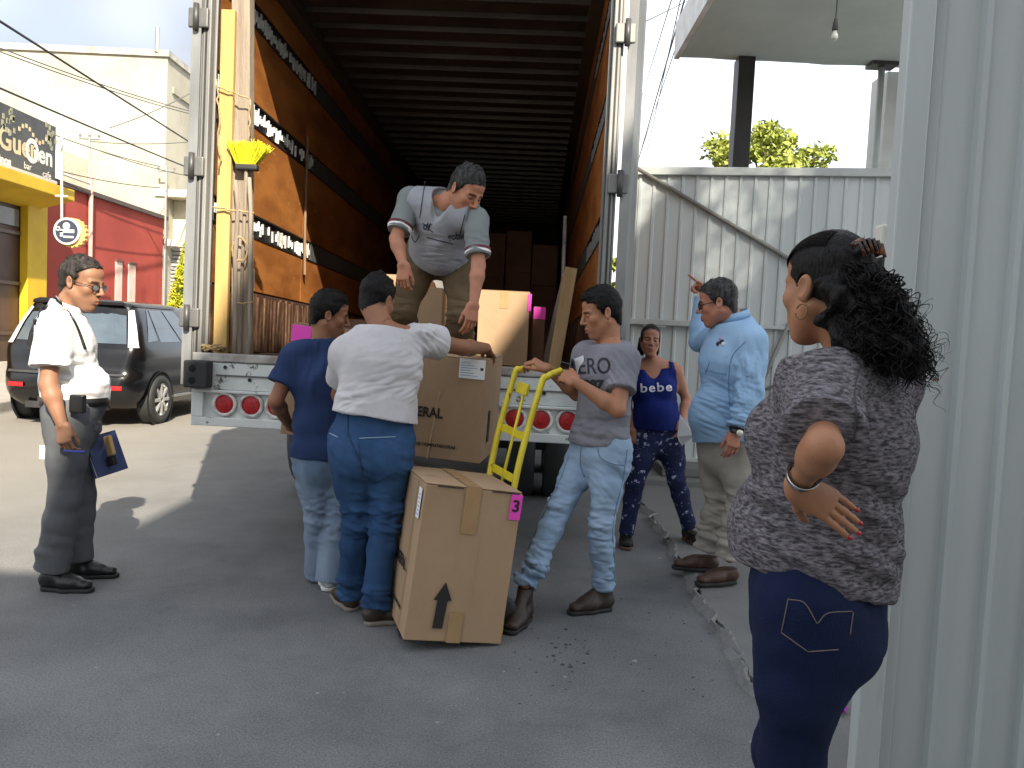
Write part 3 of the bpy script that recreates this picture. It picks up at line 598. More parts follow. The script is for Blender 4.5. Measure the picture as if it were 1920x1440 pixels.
for s in (-1, 1):
    db = MB().box((min(s*1.31, s*1.155), -.125, .985), (max(s*1.31, s*1.155), -.032, 1.155)).build('dock_bumper', rub, tr, bevel=.012)
    for zz in (1.03, 1.105):
        MB().lathe([(0, .001), (.022, .001)], 12, (np.array([[1, 0, 0], [0, 0, -1], [0, 1, 0]], float), np.array([s*1.25, -.126, zz]))).build('bolt_hole', mat('hole_black', (.004, .004, .004), rough=.9), db)
# running gear
for s in (-1, 1):
    MB().box((s*.42-.05, .1, .78), (s*.42+.05, LEN, 1.1)).build('chassis_beam', dsteel, tr)
for y_ in (2.2, 3.5):
    MB().tube([(-1.1, y_, .5), (1.1, y_, .5)], .07, 10).build('axle', dsteel, tr)
    for x_ in (-1.1, -.78, .78, 1.1):
        MB().lathe([(.26, -.12), (.47, -.12), (.505, -.08), (.505, .08), (.47, .12), (.26, .12), (.26, -.12)], 28, (np.array([[0, 0, 1], [1, 0, 0], [0, 1, 0]], float), np.array([x_, y_, .505]))).build('wheel', rub, tr, smooth=True)
for y_ in (.5, 1.4, 2.8, 4.0): MB().box((-1.2, y_, 1.02), (1.2, y_+.08, 1.115)).build('cross_member', dsteel, tr)

# ------------------------------------------------------------------ loose timber and tools in the trailer
def tf(z_off, Y): return 1.2-math.tan(R(1.2))*(Y-5)+z_off      # floor height at world Y
lum = mat('new_lumber', (.52, .33, .10), rough=.7, col2=(.62, .42, .16), vs=2.5, stretch=(5, 5, .35), bump=.2, bs=30, spots=((.35, .2, .07), 2.5, .66))
old = mat('grey_timber', (.24, .19, .145), rough=.85, col2=(.36, .30, .23), vs=3, stretch=(6, 6, .3), bump=.6, bs=35, spots=((.09, .065, .05), 3, .62))
def board(name, p0, p1, wdt, thk, facing, m, label, bevel=.003, bend=0):
    p0 = np.array(p0, float); p1 = np.array(p1, float); Ln = np.linalg.norm(p1-p0); z_ = nrm(p1-p0); y_ = nrm(np.array(facing)-z_*(z_@np.array(facing))); x_ = np.cross(y_, z_)
    o = MB().box((-wdt/2, -thk/2, 0), (wdt/2, thk/2, Ln)).build(name, m, bevel=bevel)
    o.matrix_world = Matrix((( *[x_[0], y_[0], z_[0]], p0[0]), (*[x_[1], y_[1], z_[1]], p0[1]), (*[x_[2], y_[2], z_[2]], p0[2]), (0, 0, 0, 1)))
    return setp(o, label, 'plank', 'loose timber in the trailer')
Yp = 5.13
a = at(414, 655, Yp); a[2] = tf(0, Yp)+.002; board('lumber_plank', a, at(430, 20, Yp), .085, .04, (0, -1, 0), lum, 'long new yellow plank standing upright inside the left rear post')
a = at(455, 652, 5.2); a[2] = tf(0, 5.2)+.002
board('timber_post', a, at(456, -40, 5.22), .115, .09, (0, -1, 0), old, 'grey weathered timber post standing beside the yellow plank')
a = at(1038, 690, 5.5); a[2] = tf(0, 5.5)+.004; board('lumber_plank', a, at(1071, 503, 5.62), .085, .045, (0, -1, 0), mat('tan_lumber', (.36, .23, .10), rough=.75, col2=(.44, .30, .15), vs=3, stretch=(5, 5, .4), bump=.2), 'nearer of two short planks leaning on the right trailer wall')
a = at(1025, 650, 6.1); a[2] = tf(0, 6.1)+.004; board('lumber_plank', a, at(1062, 520, 6.3), .07, .04, (0, -1, 0), old, 'farther of two short planks leaning on the right trailer wall')
a = at(1052, 640, 7.5); a[2] = tf(0, 7.5)+.004; b_ = at(1060, 405, 7.55)
setp(MB().tube([a, b_], .018, 8).build('metal_pole', galv, smooth=True), 'thin shiny metal pole standing in the trailer by the right wall', 'pole')
# push broom stored head up
bc = at(462, 312, 5.12)
br = empty('broom', bc, label='broom with bright yellow bristles stored upside down on the timber post', cat='broom')
MB().box((-.065, -.03, -.025), (.075, .03, .012)).build('head_block', rub, br, bevel=.01)
bri = MB(); rb_ = random.Random(2)
for i in range(520):
    u = rb_.uniform(-1, 1); v = rb_.uniform(-.026, .026); base = np.array([u*.06, v, .01]); d = nrm(np.array([u*.45+.15*max(0, u)+rb_.uniform(-.08, .08), v*6-.1, 1.0-.35*max(0, u)])); Ls = rb_.uniform(.10, .15)*(1.1 if u > .3 else 1)
    s_ = np.array([.0022, 0, 0]); bri.add([base-s_, base+s_, base+d*Ls+s_, base+d*Ls-s_], [(0, 1, 2, 3)])
o = bri.build('bristles', mat('yellow_bristle', (.62, .58, .015), rough=.5, var=.25, vs=60), br); o['kind'] = 'stuff'
MB().tube([(0, 0, -.02), (-.012, .01, -.6), (-.02, .02, tf(0, 5.12)-bc[2]+.01)], .012, 8).build('handle', old, br)
# ropes and rags tied round the timbers
rope = mat('rope_tan', (.38, .27, .13), rough=.9, var=.3, vs=60, bump=.5, bs=200)
def ropeobj(P, r, label, m=rope):
    setp(MB().tube(P, r, 6).build('rope', m, smooth=True), label, 'rope', 'ropes in the trailer')
def wig(a, b_, n, amp, seed):
    q = random.Random(seed); return [np.array(a)*(1-i/n)+np.array(b_)*i/n+np.array([q.uniform(-amp, amp), q.uniform(-amp, amp)*.5, q.uniform(-amp, amp)]) for i in range(n+1)]
ropeobj(wig(at(408, 150, 5.08), at(413, 320, 5.08), 14, .012, 1), .006, 'tan cord hanging beside the top of the yellow plank')
ropeobj(wig(at(405, 162, 5.08), at(470, 185, 5.10), 9, .006, 2), .005, 'cord lashing the yellow plank to the timber post near its top')
ropeobj(wig(at(470, 185, 5.1), at(466, 275, 5.10), 8, .008, 3), .006, 'cord dropping to the broom bristles')
ropeobj(wig(at(400, 388, 5.08), at(475, 400, 5.10), 8, .006, 4), .006, 'cord lashing the planks together at mid height')
ropeobj(wig(at(436, 570, 5.08), at(474, 567, 5.08), 6, .004, 5), .005, 'cord lashing the timber post near the floor')
lp = []; q = at(451, 468, 5.1)
for i in range(26): lp.append(q+np.array([.05*math.cos(i*.5), -.01, .075*math.sin(i*.5)+.01*math.sin(i*2.1)]))
ropeobj(lp, .006, 'loop of tan rope hung on the timber post')
lp = []; q = at(398, 640, 5.08); q[2] = tf(.02, 5.08)
for i in range(60): lp.append(q+np.array([.07*math.cos(i*.45)*(1-.3*math.sin(i*.13)), .04*math.sin(i*.45), .0006*i+.008*math.sin(i*1.9)]))
ropeobj(lp, .007, 'coil of rope lying on the trailer floor behind the left post')
for i, (pa, pb_, nm) in enumerate((((444, 340), (440, 655), 'tall thin grey stick with bark beside the broom handle'), ((468, 335), (470, 655), 'darker thin stick at the right of the broom handle'))):
    a = at(*pb_, 5.08); a[2] = tf(.002, 5.08); b_ = at(*pa, 5.1)
    setp(MB().tube(wig(a, b_, 7, .007, 30+i), .014, 7).build('stick', old, smooth=True), nm, 'stick')
# small carton hooked on the wall track, with its hanging paper tag
c = at(508, 525, 5.62); c[0] = TX-HW+.075
wc = empty('wall_switch_box', c, (0, 0, R(4)), 'small grey-brown box hung low on the left plywood wall', 'box')
MB().box((-.05, -.055, -.06), (.05, .055, .075)).build('case', mat('greybrown_card', (.22, .18, .15), rough=.8), wc, bevel=.004)
MB().box((-.052, -.05, .078), (-.044, .045, .30)).build('paper_strip', mat('mustard_net', (.40, .24, .06), rough=.9, col2=(.2, .1, .03), vs=60), wc)
# ================================================================== CARTONS
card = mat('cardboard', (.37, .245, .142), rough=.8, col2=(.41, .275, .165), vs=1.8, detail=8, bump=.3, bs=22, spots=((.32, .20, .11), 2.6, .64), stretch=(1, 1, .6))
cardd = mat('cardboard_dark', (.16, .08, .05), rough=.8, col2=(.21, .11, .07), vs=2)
tape = mat('packing_tape', (.40, .255, .125), rough=.22, var=.08, spec=.6, bump=.15, bs=18)
pink = mat('pink_paper', (.85, .07, .52), rough=.6, var=.05)
pap = mat('white_paper', (.78, .80, .82), rough=.6, var=.04)
ink = mat('black_ink', (.018, .016, .015), rough=.6)
blueink = mat('blue_ink', (.15, .25, .5), rough=.6)
def rotm(yaw, lean=0, pit=0):
    return np.array((Matrix.Rotation(yaw, 3, 'Z') @ Matrix.Rotation(lean, 3, 'Y') @ Matrix.Rotation(pit, 3, 'X')))
def carton(label, org, yaw, W, D, H, lean=0, pit=0, m=None, group='cartons', bulge=.0035, seed=0, flaps=True, tapes=True, simple=False):
    m = m or card; Rm = rotm(yaw, lean, pit)
    e = empty('cardboard_box', label=label, cat='box', group=group)
    e.matrix_world = Matrix((( *Rm[0], org[0]), (*Rm[1], org[1]), (*Rm[2], org[2]), (0, 0, 0, 1)))
    n = 2 if simple else 9; rs_ = np.random.default_rng(seed); V = []; Fc = []; idx = {}
    def vid(p):
        k_ = tuple(np.round(p, 6))
        if k_ not in idx: idx[k_] = len(V); V.append(np.array(p, float))
        return idx[k_]
    t = np.linspace(0, 1, n)
    for ax in range(3):
        for sd in (0, 1):
            for i in range(n-1):
                for j in range(n-1):
                    q = []
                    for (a, b_) in ((t[i], t[j]), (t[i+1], t[j]), (t[i+1], t[j+1]), (t[i], t[j+1])):
                        p = [0, 0, 0]; o2 = [k_ for k_ in range(3) if k_ != ax]; p[ax] = sd; p[o2[0]] = a; p[o2[1]] = b_; q.append(vid(p))
                    Fc.append(q)
    V = np.array(V); C = V-.5; S = np.array([W, D, H])
    ph = rs_.uniform(0, 6, 6)
    for ax in range(3):
        o2 = [k_ for k_ in range(3) if k_ != ax]; face = (np.abs(C[:, ax]) > .499); u, v = V[:, o2[0]], V[:, o2[1]]
        amt = np.sin(np.pi*u)*np.sin(np.pi*v)*bulge*(1+np.sin(5*u+ph[ax])*np.sin(4*v+ph[ax+3]))
        C[:, ax] += np.where(face, np.sign(C[:, ax])*amt/S[ax], 0)
    P = (C+.5)*S
    mb = MB(); mb.add(P, Fc); mb.build('carton_body', m, e, bevel=.003 if not simple else 0)
    if flaps and not simple:
        for a_, b_ in ((.0, .4985), (.5015, 1.0)):
            MB().box((.002, D*a_+.002, H+bulge*.9), (W-.002, D*b_-.002, H+bulge*.9+.004)).build('top_flap', m, e, bevel=.001)
    if tapes and not simple:
        zt_ = H+bulge*.9+.0055
        MB().box((W*.5-.0, D*.5-.03, zt_), (W+.002, D*.5+.03, zt_+.0006)).box((-.002, D*.5-.03, zt_), (W*.5, D*.5+.03, zt_+.0006)).build('tape', tape, e)
    return e
# the numbered carton on the hand truck
B3 = ((-.42, 3.405, .060), .298, .446, .55, .684)
b3 = carton('brown cardboard box with pink number 3 tag and black arrow, tilted on hand truck', B3[0], B3[1], B3[2], B3[3], B3[4], lean=.112, pit=-.026, seed=3, tapes=False)
W3, D3, H3 = B3[2:]
fb = -.0062
# seam runs front to back on this one: tape over the top and down the front
MB().box((W3*.5-.036, -.002, H3+.0105), (W3*.5+.03, D3+.002, H3+.0112)).build('tape', tape, b3)
MB().box((W3*.5-.042, fb-.001, H3-.20), (W3*.5+.03, fb, H3+.011)).build('tape', tape, b3)
MB().box((W3*.5-.035, fb-.001, -.002), (W3*.5+.03, fb, .135)).build('tape', tape, b3)
for u0, u1 in ((.05, .17), (.30, .43)): MB().box((u0, fb-.0015, H3-.004), (u1, fb, H3+.001)).build('flap_gap', mat('gap_dark', (.05, .03, .02), rough=.9), b3)
pk = MB().box((W3-.052, fb-.0012, H3-.118), (W3+.001, fb, H3-.004)).build('pink_tag', pink, b3)
FMx = lambda x, z, y=fb: (np.array([[1, 0, 0], [0, 0, -1], [0, 1, 0]], float), np.array([x, y-.0022, z]))
flat_text('number', '3', .075, ink, pk, FMx(W3-.025, H3-.058), bold=.002)
ar = [(.118, .06), (.163, .06), (.170, .185), (.188, .185), (.150, .265), (.106, .185), (.124, .185)]
MB().prism(ar, fb-.0025, fb-.0015, ax=1).build('arrow', ink, b3)
# left face: shipping label and print
lab = MB().box((fb-.0012, .03, H3-.16), (fb, .095, H3-.025)).build('shipping_label', pap, b3)
for i in range(6): MB().box((fb-.0018, .04, H3-.145+i*.018), (fb-.0013, .085-.01*(i % 2), H3-.141+i*.018)).build('label_print', blueink, lab)
LMx = lambda y, z: (np.array([[0, 0, -1], [-1, 0, 0], [0, 1, 0]], float), np.array([fb-.002, y, z]))
flat_text('lettering', 'GENERAL', .075, ink, b3, LMx(D3*.56, H3*.42), bold=.0015)
flat_text('lettering', 'MADE IN MEXICO / EDUCACION', .02, ink, b3, LMx(D3*.5, .1), bold=.0004)
MB().box((fb-.0015, .135, .0), (fb-.0005, .142, H3)).build('strapping', tape, b3)
MB().box((W3*.62, fb-.0006, H3*.2), (W3*.622, fb-.0001, H3*.7)).build('crease', mat('card_crease', (.30, .19, .105)), b3)
# carried carton
s_ = .955
b2o = (np.array([-.694, 4.71, .674])-CP)*s_+CP
b2 = carton('brown cardboard box with white shipping label being lowered off the trailer', b2o, -.17, .535*s_, .467*s_, .60*s_, lean=.045, pit=.05, seed=5)
W2, D2, H2 = .535*s_, .467*s_, .60*s_
lab = MB().box((W2-.155, fb-.0012, H2-.105), (W2-.008, fb, H2+.004)).build('shipping_label', pap, b2)
for i in range(6): MB().box((W2-.145, fb-.0018, H2-.09+i*.014), (W2-.05-.02*(i % 3), fb-.0013, H2-.087+i*.014)).build('label_print', blueink, lab)
MB().box((W2-.035, fb-.0018, H2-.055), (W2-.018, fb-.0013, H2-.04)).build('label_print', ink, lab)
flat_text('lettering', 'GENERAL', .078, ink, b2, FMx(W2*.275, H2*.445), bold=.0022, sx=.85)
flat_text('lettering', 'ES', .04, ink, b2, FMx(W2*.20, H2*.76), bold=.001)
flat_text('lettering', 'DIRECCION DE COMPUTADORAS', .024, ink, b2, FMx(W2*.36, H2*.13), bold=.0006)
MB().box((W2*.40, fb-.0015, .02), (W2*.415, fb-.0005, H2*.72), (rotm(0, .12), np.zeros(3))).build('strapping', mat('clear_tape', (.5, .38, .26), rough=.2), b2)
MB().prism([(.12, .10), (.165, .10), (.165, .28), (.12, .28)], W2+.0065, W2+.0078, ax=0).build('arrow', ink, b2)
# carton hugged by the man in navy
a = at(525, 813, 4.66); lt = at(553, 607, 4.66)
b4 = carton('brown cardboard box with pink tag held behind the man in navy', a, .10, .50, .24, np.linalg.norm(lt-a), lean=.085, seed=8)
H4 = np.linalg.norm(lt-a)
MB().box((.0, fb-.0012, H4-.10), (.11, fb, H4-.004)).build('pink_tag', pink, b4)
# cartons still inside the trailer
def inside(label, px0, px1, ptop, Y, D, yaw=0, pinkside=None, m=None, simple=False, group='cartons inside the trailer', H=None, z0=None):
    a = at(px0, 600, Y); b_ = at(px1, 600, Y); t_ = at((px0+px1)/2, ptop, Y); zf = tf(.004, Y) if z0 is None else z0
    return carton(label, (a[0], Y, zf), yaw, b_[0]-a[0], D, (t_[2]-zf) if H is None else H, seed=int(px0), m=m, simple=simple, group=group, bulge=.0008)
i1 = inside('sunlit cardboard box with pink tag standing on the trailer floor at right', 896, 992, 546, 5.62, .42, yaw=.05)
W_, H_ = i1.children[0].dimensions[0], i1.children[0].dimensions[2]
i1w = at(992, 600, 5.62)[0]-at(896, 600, 5.62)[0]; i1h = at(944, 546, 5.62)[2]-tf(.004, 5.62)
MB().box((i1w*.5-.03, fb+.003, i1h-.12), (i1w*.5+.03, fb+.004, i1h+.004)).build('tape', tape, i1); MB().box((i1w-.012, fb-.0015, i1h-.13), (i1w+.012, fb, i1h-.01)).build('pink_tag', pink, i1)
MB().box((i1w+.0065, .0, i1h-.17), (i1w+.0078, .06, i1h-.01)).build('pink_tag', pink, i1)
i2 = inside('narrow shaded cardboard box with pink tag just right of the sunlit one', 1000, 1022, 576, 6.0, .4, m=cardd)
i2w = at(1022, 600, 6.0)[0]-at(1000, 600, 6.0)[0]; i2h = at(1011, 576, 6.0)[2]-tf(.004, 6.0)
MB().box((.0, fb-.0015, i2h-.09), (i2w, fb, i2h)).build('pink_tag', pink, i2)
inside('pale sunlit cardboard box seen between the legs of the standing man', 776, 828, 540, 5.75, .4)
inside('sliver of sunlit cardboard box left of the standing man', 705, 742, 515, 6.1, .4)
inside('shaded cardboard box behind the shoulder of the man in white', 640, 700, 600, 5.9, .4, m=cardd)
# dark stack at the head of the trailer
rk = random.Random(4); xk = TX+.35; n_ = 0
for Yk in (11.2,):
    for c_ in range(6):
        zz = tf(.004, Yk)
        for r_ in range(3):
            hh = rk.uniform(.5, .62)
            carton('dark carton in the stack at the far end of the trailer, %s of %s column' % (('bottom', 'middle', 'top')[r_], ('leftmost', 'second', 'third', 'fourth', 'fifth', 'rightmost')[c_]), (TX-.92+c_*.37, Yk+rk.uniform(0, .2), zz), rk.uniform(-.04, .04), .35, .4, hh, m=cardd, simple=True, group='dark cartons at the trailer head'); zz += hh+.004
for i, (px, py, lb) in enumerate(((985, 585, 'left'), (1020, 590, 'right'))):
    pass
# ------------------------------------------------------------------ hand truck
ylw = mat('yellow_enamel', (.66, .52, .012), rough=.35, col2=(.72, .60, .03), vs=8, spots=((.22, .13, .04), 16, .645), bump=.2, bs=60)
ht = empty('hand_truck', label='yellow tubular hand truck leaning behind the numbered box', cat='hand truck')
R3 = rotm(.298, .112, -.026); o3 = np.array(B3[0])
def b3l(x, y, z): return o3 + R3 @ np.array([x, y, z])
# rails lie against the right face of the carton and run on above it
xr = W3+.028
ya_, yb2 = .10, .40
near_t = at(1035, 712, 4.02); far_t = at(965, 702, 4.28)
def rail(y_, top, bendto):
    p0 = b3l(xr, y_, -.02); return p0, top
P0n, P0f = b3l(xr, .12, .0), b3l(xr, .43, .0)
Pn1, Pf1 = at(962, 925, 3.86), at(917, 898, 4.08)
Tn, Tf = at(1012, 730, 3.98), at(962, 712, 4.2)
En, Ef = at(1052, 694, 4.05), at(1002, 688, 4.25)
def curve(Ps, n=10):
    out = []; Ps = [np.array(p) for p in Ps]
    Ps = [2*Ps[0]-Ps[1]]+Ps+[2*Ps[-1]-Ps[-2]]
    for i in range(1, len(Ps)-2):
        for k_ in range(n):
            t = k_/n; a, b_, c, d = Ps[i-1], Ps[i], Ps[i+1], Ps[i+2]
            out.append(.5*((2*b_)+(-a+c)*t+(2*a-5*b_+4*c-d)*t*t+(-a+3*b_-3*c+d)*t**3))
    return out+[Ps[-2]]
for (p0, p1, t1, e1) in ((P0n, Pn1, Tn, En), (P0f, Pf1, Tf, Ef)):
    k1 = t1+(e1-t1)*.35+np.array([0, 0, .03])
    MB().tube(curve([p0, p1, t1, k1, e1]), .0165, 10).build('side_rail', ylw, ht, smooth=True)
dirn = lambda u: (Pn1+(Tn-Pn1)*u, Pf1+(Tf-Pf1)*u)
for u in (.12, .52):
    a, b_ = dirn(u); z_ = nrm(Tn-Pn1); x_ = nrm(b_-a); y_ = np.cross(z_, x_)
    MB().box((0, -.006, -.02), (np.linalg.norm(b_-a), .006, .02), (np.stack([x_, y_, z_], 1), a)).build('cross_bar', ylw, ht, bevel=.003)
a, b_ = dirn(.95); a0, b0 = dirn(-.25)
MB().tube([(a0+b0)/2, (a+b_)/2], .008, 8).build('centre_rod', ylw, ht, smooth=True)
z_ = nrm(Tn-Pn1); x_ = nrm(b_-a); y_ = np.cross(z_, x_); MB().box((-.03, -.01, -.03), (.07, .01, .03), (np.stack([x_, y_, z_], 1), (a+b_)/2)).build('bracket', ylw, ht, bevel=.003)
for y_ in (.16, .40): MB().box((-.0, y_-.05, -.022), (W3, y_+.05, -.014), (R3, o3)).build('toe_plate', mat('steel_toe', (.1, .1, .1), rough=.5, metal=.6), ht)
for y_ in (.22, .50):
    c = b3l(W3+.05, y_, .06); c[2] = .082
    MB().lathe([(.02, -.02), (.065, -.025), (.081, -.014), (.081, .014), (.065, .025), (.02, .02), (.02, -.02)], 22, (np.stack([[0, 0, 1], nrm(np.cross(R3[:, 1], [0, 0, 1])), R3[:, 1]], 1), c)).build('wheel', rub, ht, smooth=True)
MB().tube([b3l(W3+.05, .2, .03), b3l(W3+.05, .52, .03)], .012, 8).build('axle', dsteel, ht)
# ------------------------------------------------------------------ parked car
blk = mat('car_black_paint', (.004, .004, .005), rough=.2, var=.1, spec=.5, coat=.25)
cg = mat('car_glass', (.07, .095, .12), rough=.05, spec=1.0)
carp = empty('parked_car', label='black minivan parked at the left kerb, rear towards the viewer', cat='car')
c0 = gnd(170, 789); CW = .885
carp.location = (-5.62, 9.95, 0); carp.rotation_euler = (0, 0, R(-1.0))
lev = [(.24, .78, .16, 4.2, .25), (.34, .86, .03, 4.35, .28), (.50, .885, .0, 4.45, .28), (.66, .885, .01, 4.45, .28), (.70, .88, .075, 4.4, .24), (.86, .89, .09, 4.3, .2), (1.00, .875, .12, 4.0, .16), (1.04, .86, .14, 3.5, .16), (1.30, .78, .26, 2.9, .14), (1.50, .70, .38, 2.5, .12), (1.57, .66, .36, 2.35, .12), (1.61, .58, .42, 2.1, .15), (1.625, .35, .7, 1.9, .2)]
def ring_pts(w, r, f, cr, n=10, ns=12):
    P = [(0, r+.0)]
    for i in range(1, 5): P.append(((w-cr)*i/4, r+.06*(i/4)**3))
    for i in range(1, 7):
        a = math.pi/2*i/6; P.append((w-cr+cr*math.sin(a), r+.06+cr*(1-math.cos(a))))
    y0_ = r+.06+cr
    for i in range(1, ns+1): P.append((w, y0_+(f-.5-y0_)*i/ns))
    for i in range(1, 6):
        a = math.pi/2*i/5; P.append((w*math.cos(a*.9), f-.5+.5*math.sin(a)))
    return P
rings = []
for (z_, w_, r_, f_, cr) in lev:
    H_ = ring_pts(w_, r_, f_, cr); full = [(x, y, z_) for x, y in H_] + [(-x, y, z_) for x, y in H_[::-1][:-1]]; rings.append(full)
nr = len(rings[0]); mb = MB(); mb.add([p for r_ in rings for p in r_], [(i*nr+k_, i*nr+(k_+1) % nr, (i+1)*nr+(k_+1) % nr, (i+1)*nr+k_) for i in range(len(rings)-1) for k_ in range(nr)] + [tuple(range((len(rings)-1)*nr, len(rings)*nr))])
body = mb.build('body', blk, carp, smooth=True)
ss = body.modifiers.new('s', 'SUBSURF'); ss.levels = 1; ss.render_levels = 1
def patch(name, m, corners, off=.012, nu=10, parent=carp, smooth=True):
    "curved patch between levels: corners as functions (u,v)->(level float, ring float)"
    V = []; Fc = []
    for i in range(nu+1):
        for j in range(nu+1):
            lv, rk_ = corners(i/nu, j/nu); l0 = int(min(len(rings)-2, math.floor(lv))); r0 = int(math.floor(rk_)); fl, fr = lv-l0, rk_-r0
            g_ = lambda a, b_: np.array(rings[a][b_ % nr])
            p = (g_(l0, r0)*(1-fr)+g_(l0, r0+1)*fr)*(1-fl)+(g_(l0+1, r0)*(1-fr)+g_(l0+1, r0+1)*fr)*fl
            cdir = nrm(p-np.array([0, 2.2, .9])); V.append(p+cdir*off)
    for i in range(nu):
        for j in range(nu): Fc.append((i*(nu+1)+j, i*(nu+1)+j+1, (i+1)*(nu+1)+j+1, (i+1)*(nu+1)+j))
    mb = MB().add(V, Fc); return mb.build(name, m, parent, smooth=smooth)
bil = lambda a, b_, c, d: (lambda u, v: tuple((1-u)*(1-v)*np.array(a)+u*(1-v)*np.array(b_)+u*v*np.array(c)+(1-u)*v*np.array(d)))
lens = mat('clear_lens', (.62, .62, .62), rough=.12, var=.25, vs=14, spec=.8)
for s in (1, -1):
    f_ = lambda L_, k_: (L_, k_ if s > 0 else nr-k_)
    hwn = patch('rear_window' if s > 0 else 'rear_window', cg, bil(f_(7.1, 0), f_(7.1, 4.3), f_(9.2, 4.1), f_(9.2, 0)), off=.004)
    patch('tail_lamp', lens, bil(f_(6.6, 4.7), f_(6.6, 8.0), f_(9.0, 7.2), f_(9.0, 5.0)), off=.010)
    patch('side_window', cg, bil(f_(7.2, 12.3), f_(7.2, 15.2), f_(9.2, 15.0), f_(9.1, 12.0)), off=.006)
    patch('side_window', cg, bil(f_(7.2, 15.5), f_(7.2, 18.4), f_(9.2, 18.2), f_(9.2, 15.3)), off=.006)
    patch('side_window', cg, bil(f_(7.2, 10.6), f_(7.3, 12.0), f_(9.1, 11.7), f_(9.0, 11.4)), off=.006)
    patch('reflector', redl, bil(f_(1.9, 3.3), f_(1.9, 5.6), f_(2.25, 5.6), f_(2.25, 3.3)), off=.012, nu=4)
    patch('bumper_trim', mat('bumper_grey', (.05, .05, .052), rough=.4), bil(f_(3.05, 0), f_(3.05, 6), f_(3.9, 6), f_(3.9, 0)), off=.008, nu=6)
    patch('roof_edge', mat('roof_trim', (.02, .02, .02), rough=.3), bil(f_(9.6, 8), f_(9.6, 20), f_(10.1, 20), f_(10.1, 8)), off=.012, nu=6)
patch('spoiler', blk, bil((9.5, -5), (9.5, 5), (10.6, 5), (10.6, -5)), off=.06)
patch('brake_lamp', redl, bil((9.85, -1.4), (9.85, 1.4), (10.1, 1.4), (10.1, -1.4)), off=.066, nu=4)
patch('number_plate_recess', mat('plate_white', (.6, .6, .58), rough=.5), bil((4.7, -1.6), (4.7, 1.6), (5.3, 1.6), (5.3, -1.6)), off=.012, nu=4)
for s in (-1, 1):
    for y_ in (.78, 3.55):
        Mw = (np.array([[0, 0, s], [s, 0, 0], [0, 1, 0]], float), np.array([s*.79, y_, .325]))
        wa = MB().lathe([(0, .098), (.37, .098), (.385, .11), (.37, .112)], 30, Mw).build('wheel_arch', mat('arch_black', (.006, .006, .006), rough=.8), carp)
        wh = MB().lathe([(.215, -.1), (.31, -.1), (.326, -.06), (.326, .075), (.305, .105), (.225, .11), (.215, .09)], 32, (Mw[0], Mw[1]+np.array([s*.02, 0, 0]))).build('wheel', rub, carp, smooth=True)
        MB().lathe([(.0, .085), (.05, .088), (.055, .06), (.2, .05), (.2, .095), (.222, .112), (.222, .05)], 32, (Mw[0], Mw[1]+np.array([s*.02, 0, 0]))).build('rim', mat('alloy_dark', (.2, .2, .2), rough=.35, metal=.8), wh, smooth=True)
        sp = MB()
        for k_ in range(8):
            a = 2*math.pi*k_/8; A2 = np.array([[math.cos(a), -math.sin(a), 0], [math.sin(a), math.cos(a), 0], [0, 0, 1]])
            sp.box((.03, -.022, .07), (.21, .022, .11), (Mw[0]@A2, Mw[1]+np.array([s*.02, 0, 0])))
        sp.build('spokes', mat('alloy_bright', (.62, .62, .6), rough=.3, metal=.7), wh, bevel=.004)
    MB().box((s*.885-.03, .95, .33), (s*.885+.012, 3.2, .36)).build('sill_trim', mat('sill_grey', (.2, .2, .2), rough=.4), carp)
    for y_ in (2.0, 3.0): MB().box((s*.888-.012, y_, .88), (s*.888+.03, y_+.2, .915)).build('door_handle', blk, carp, bevel=.01)
MB().box((-.5, .07, .22), (.5, .3, .3)).build('underbody', dsteel, carp)
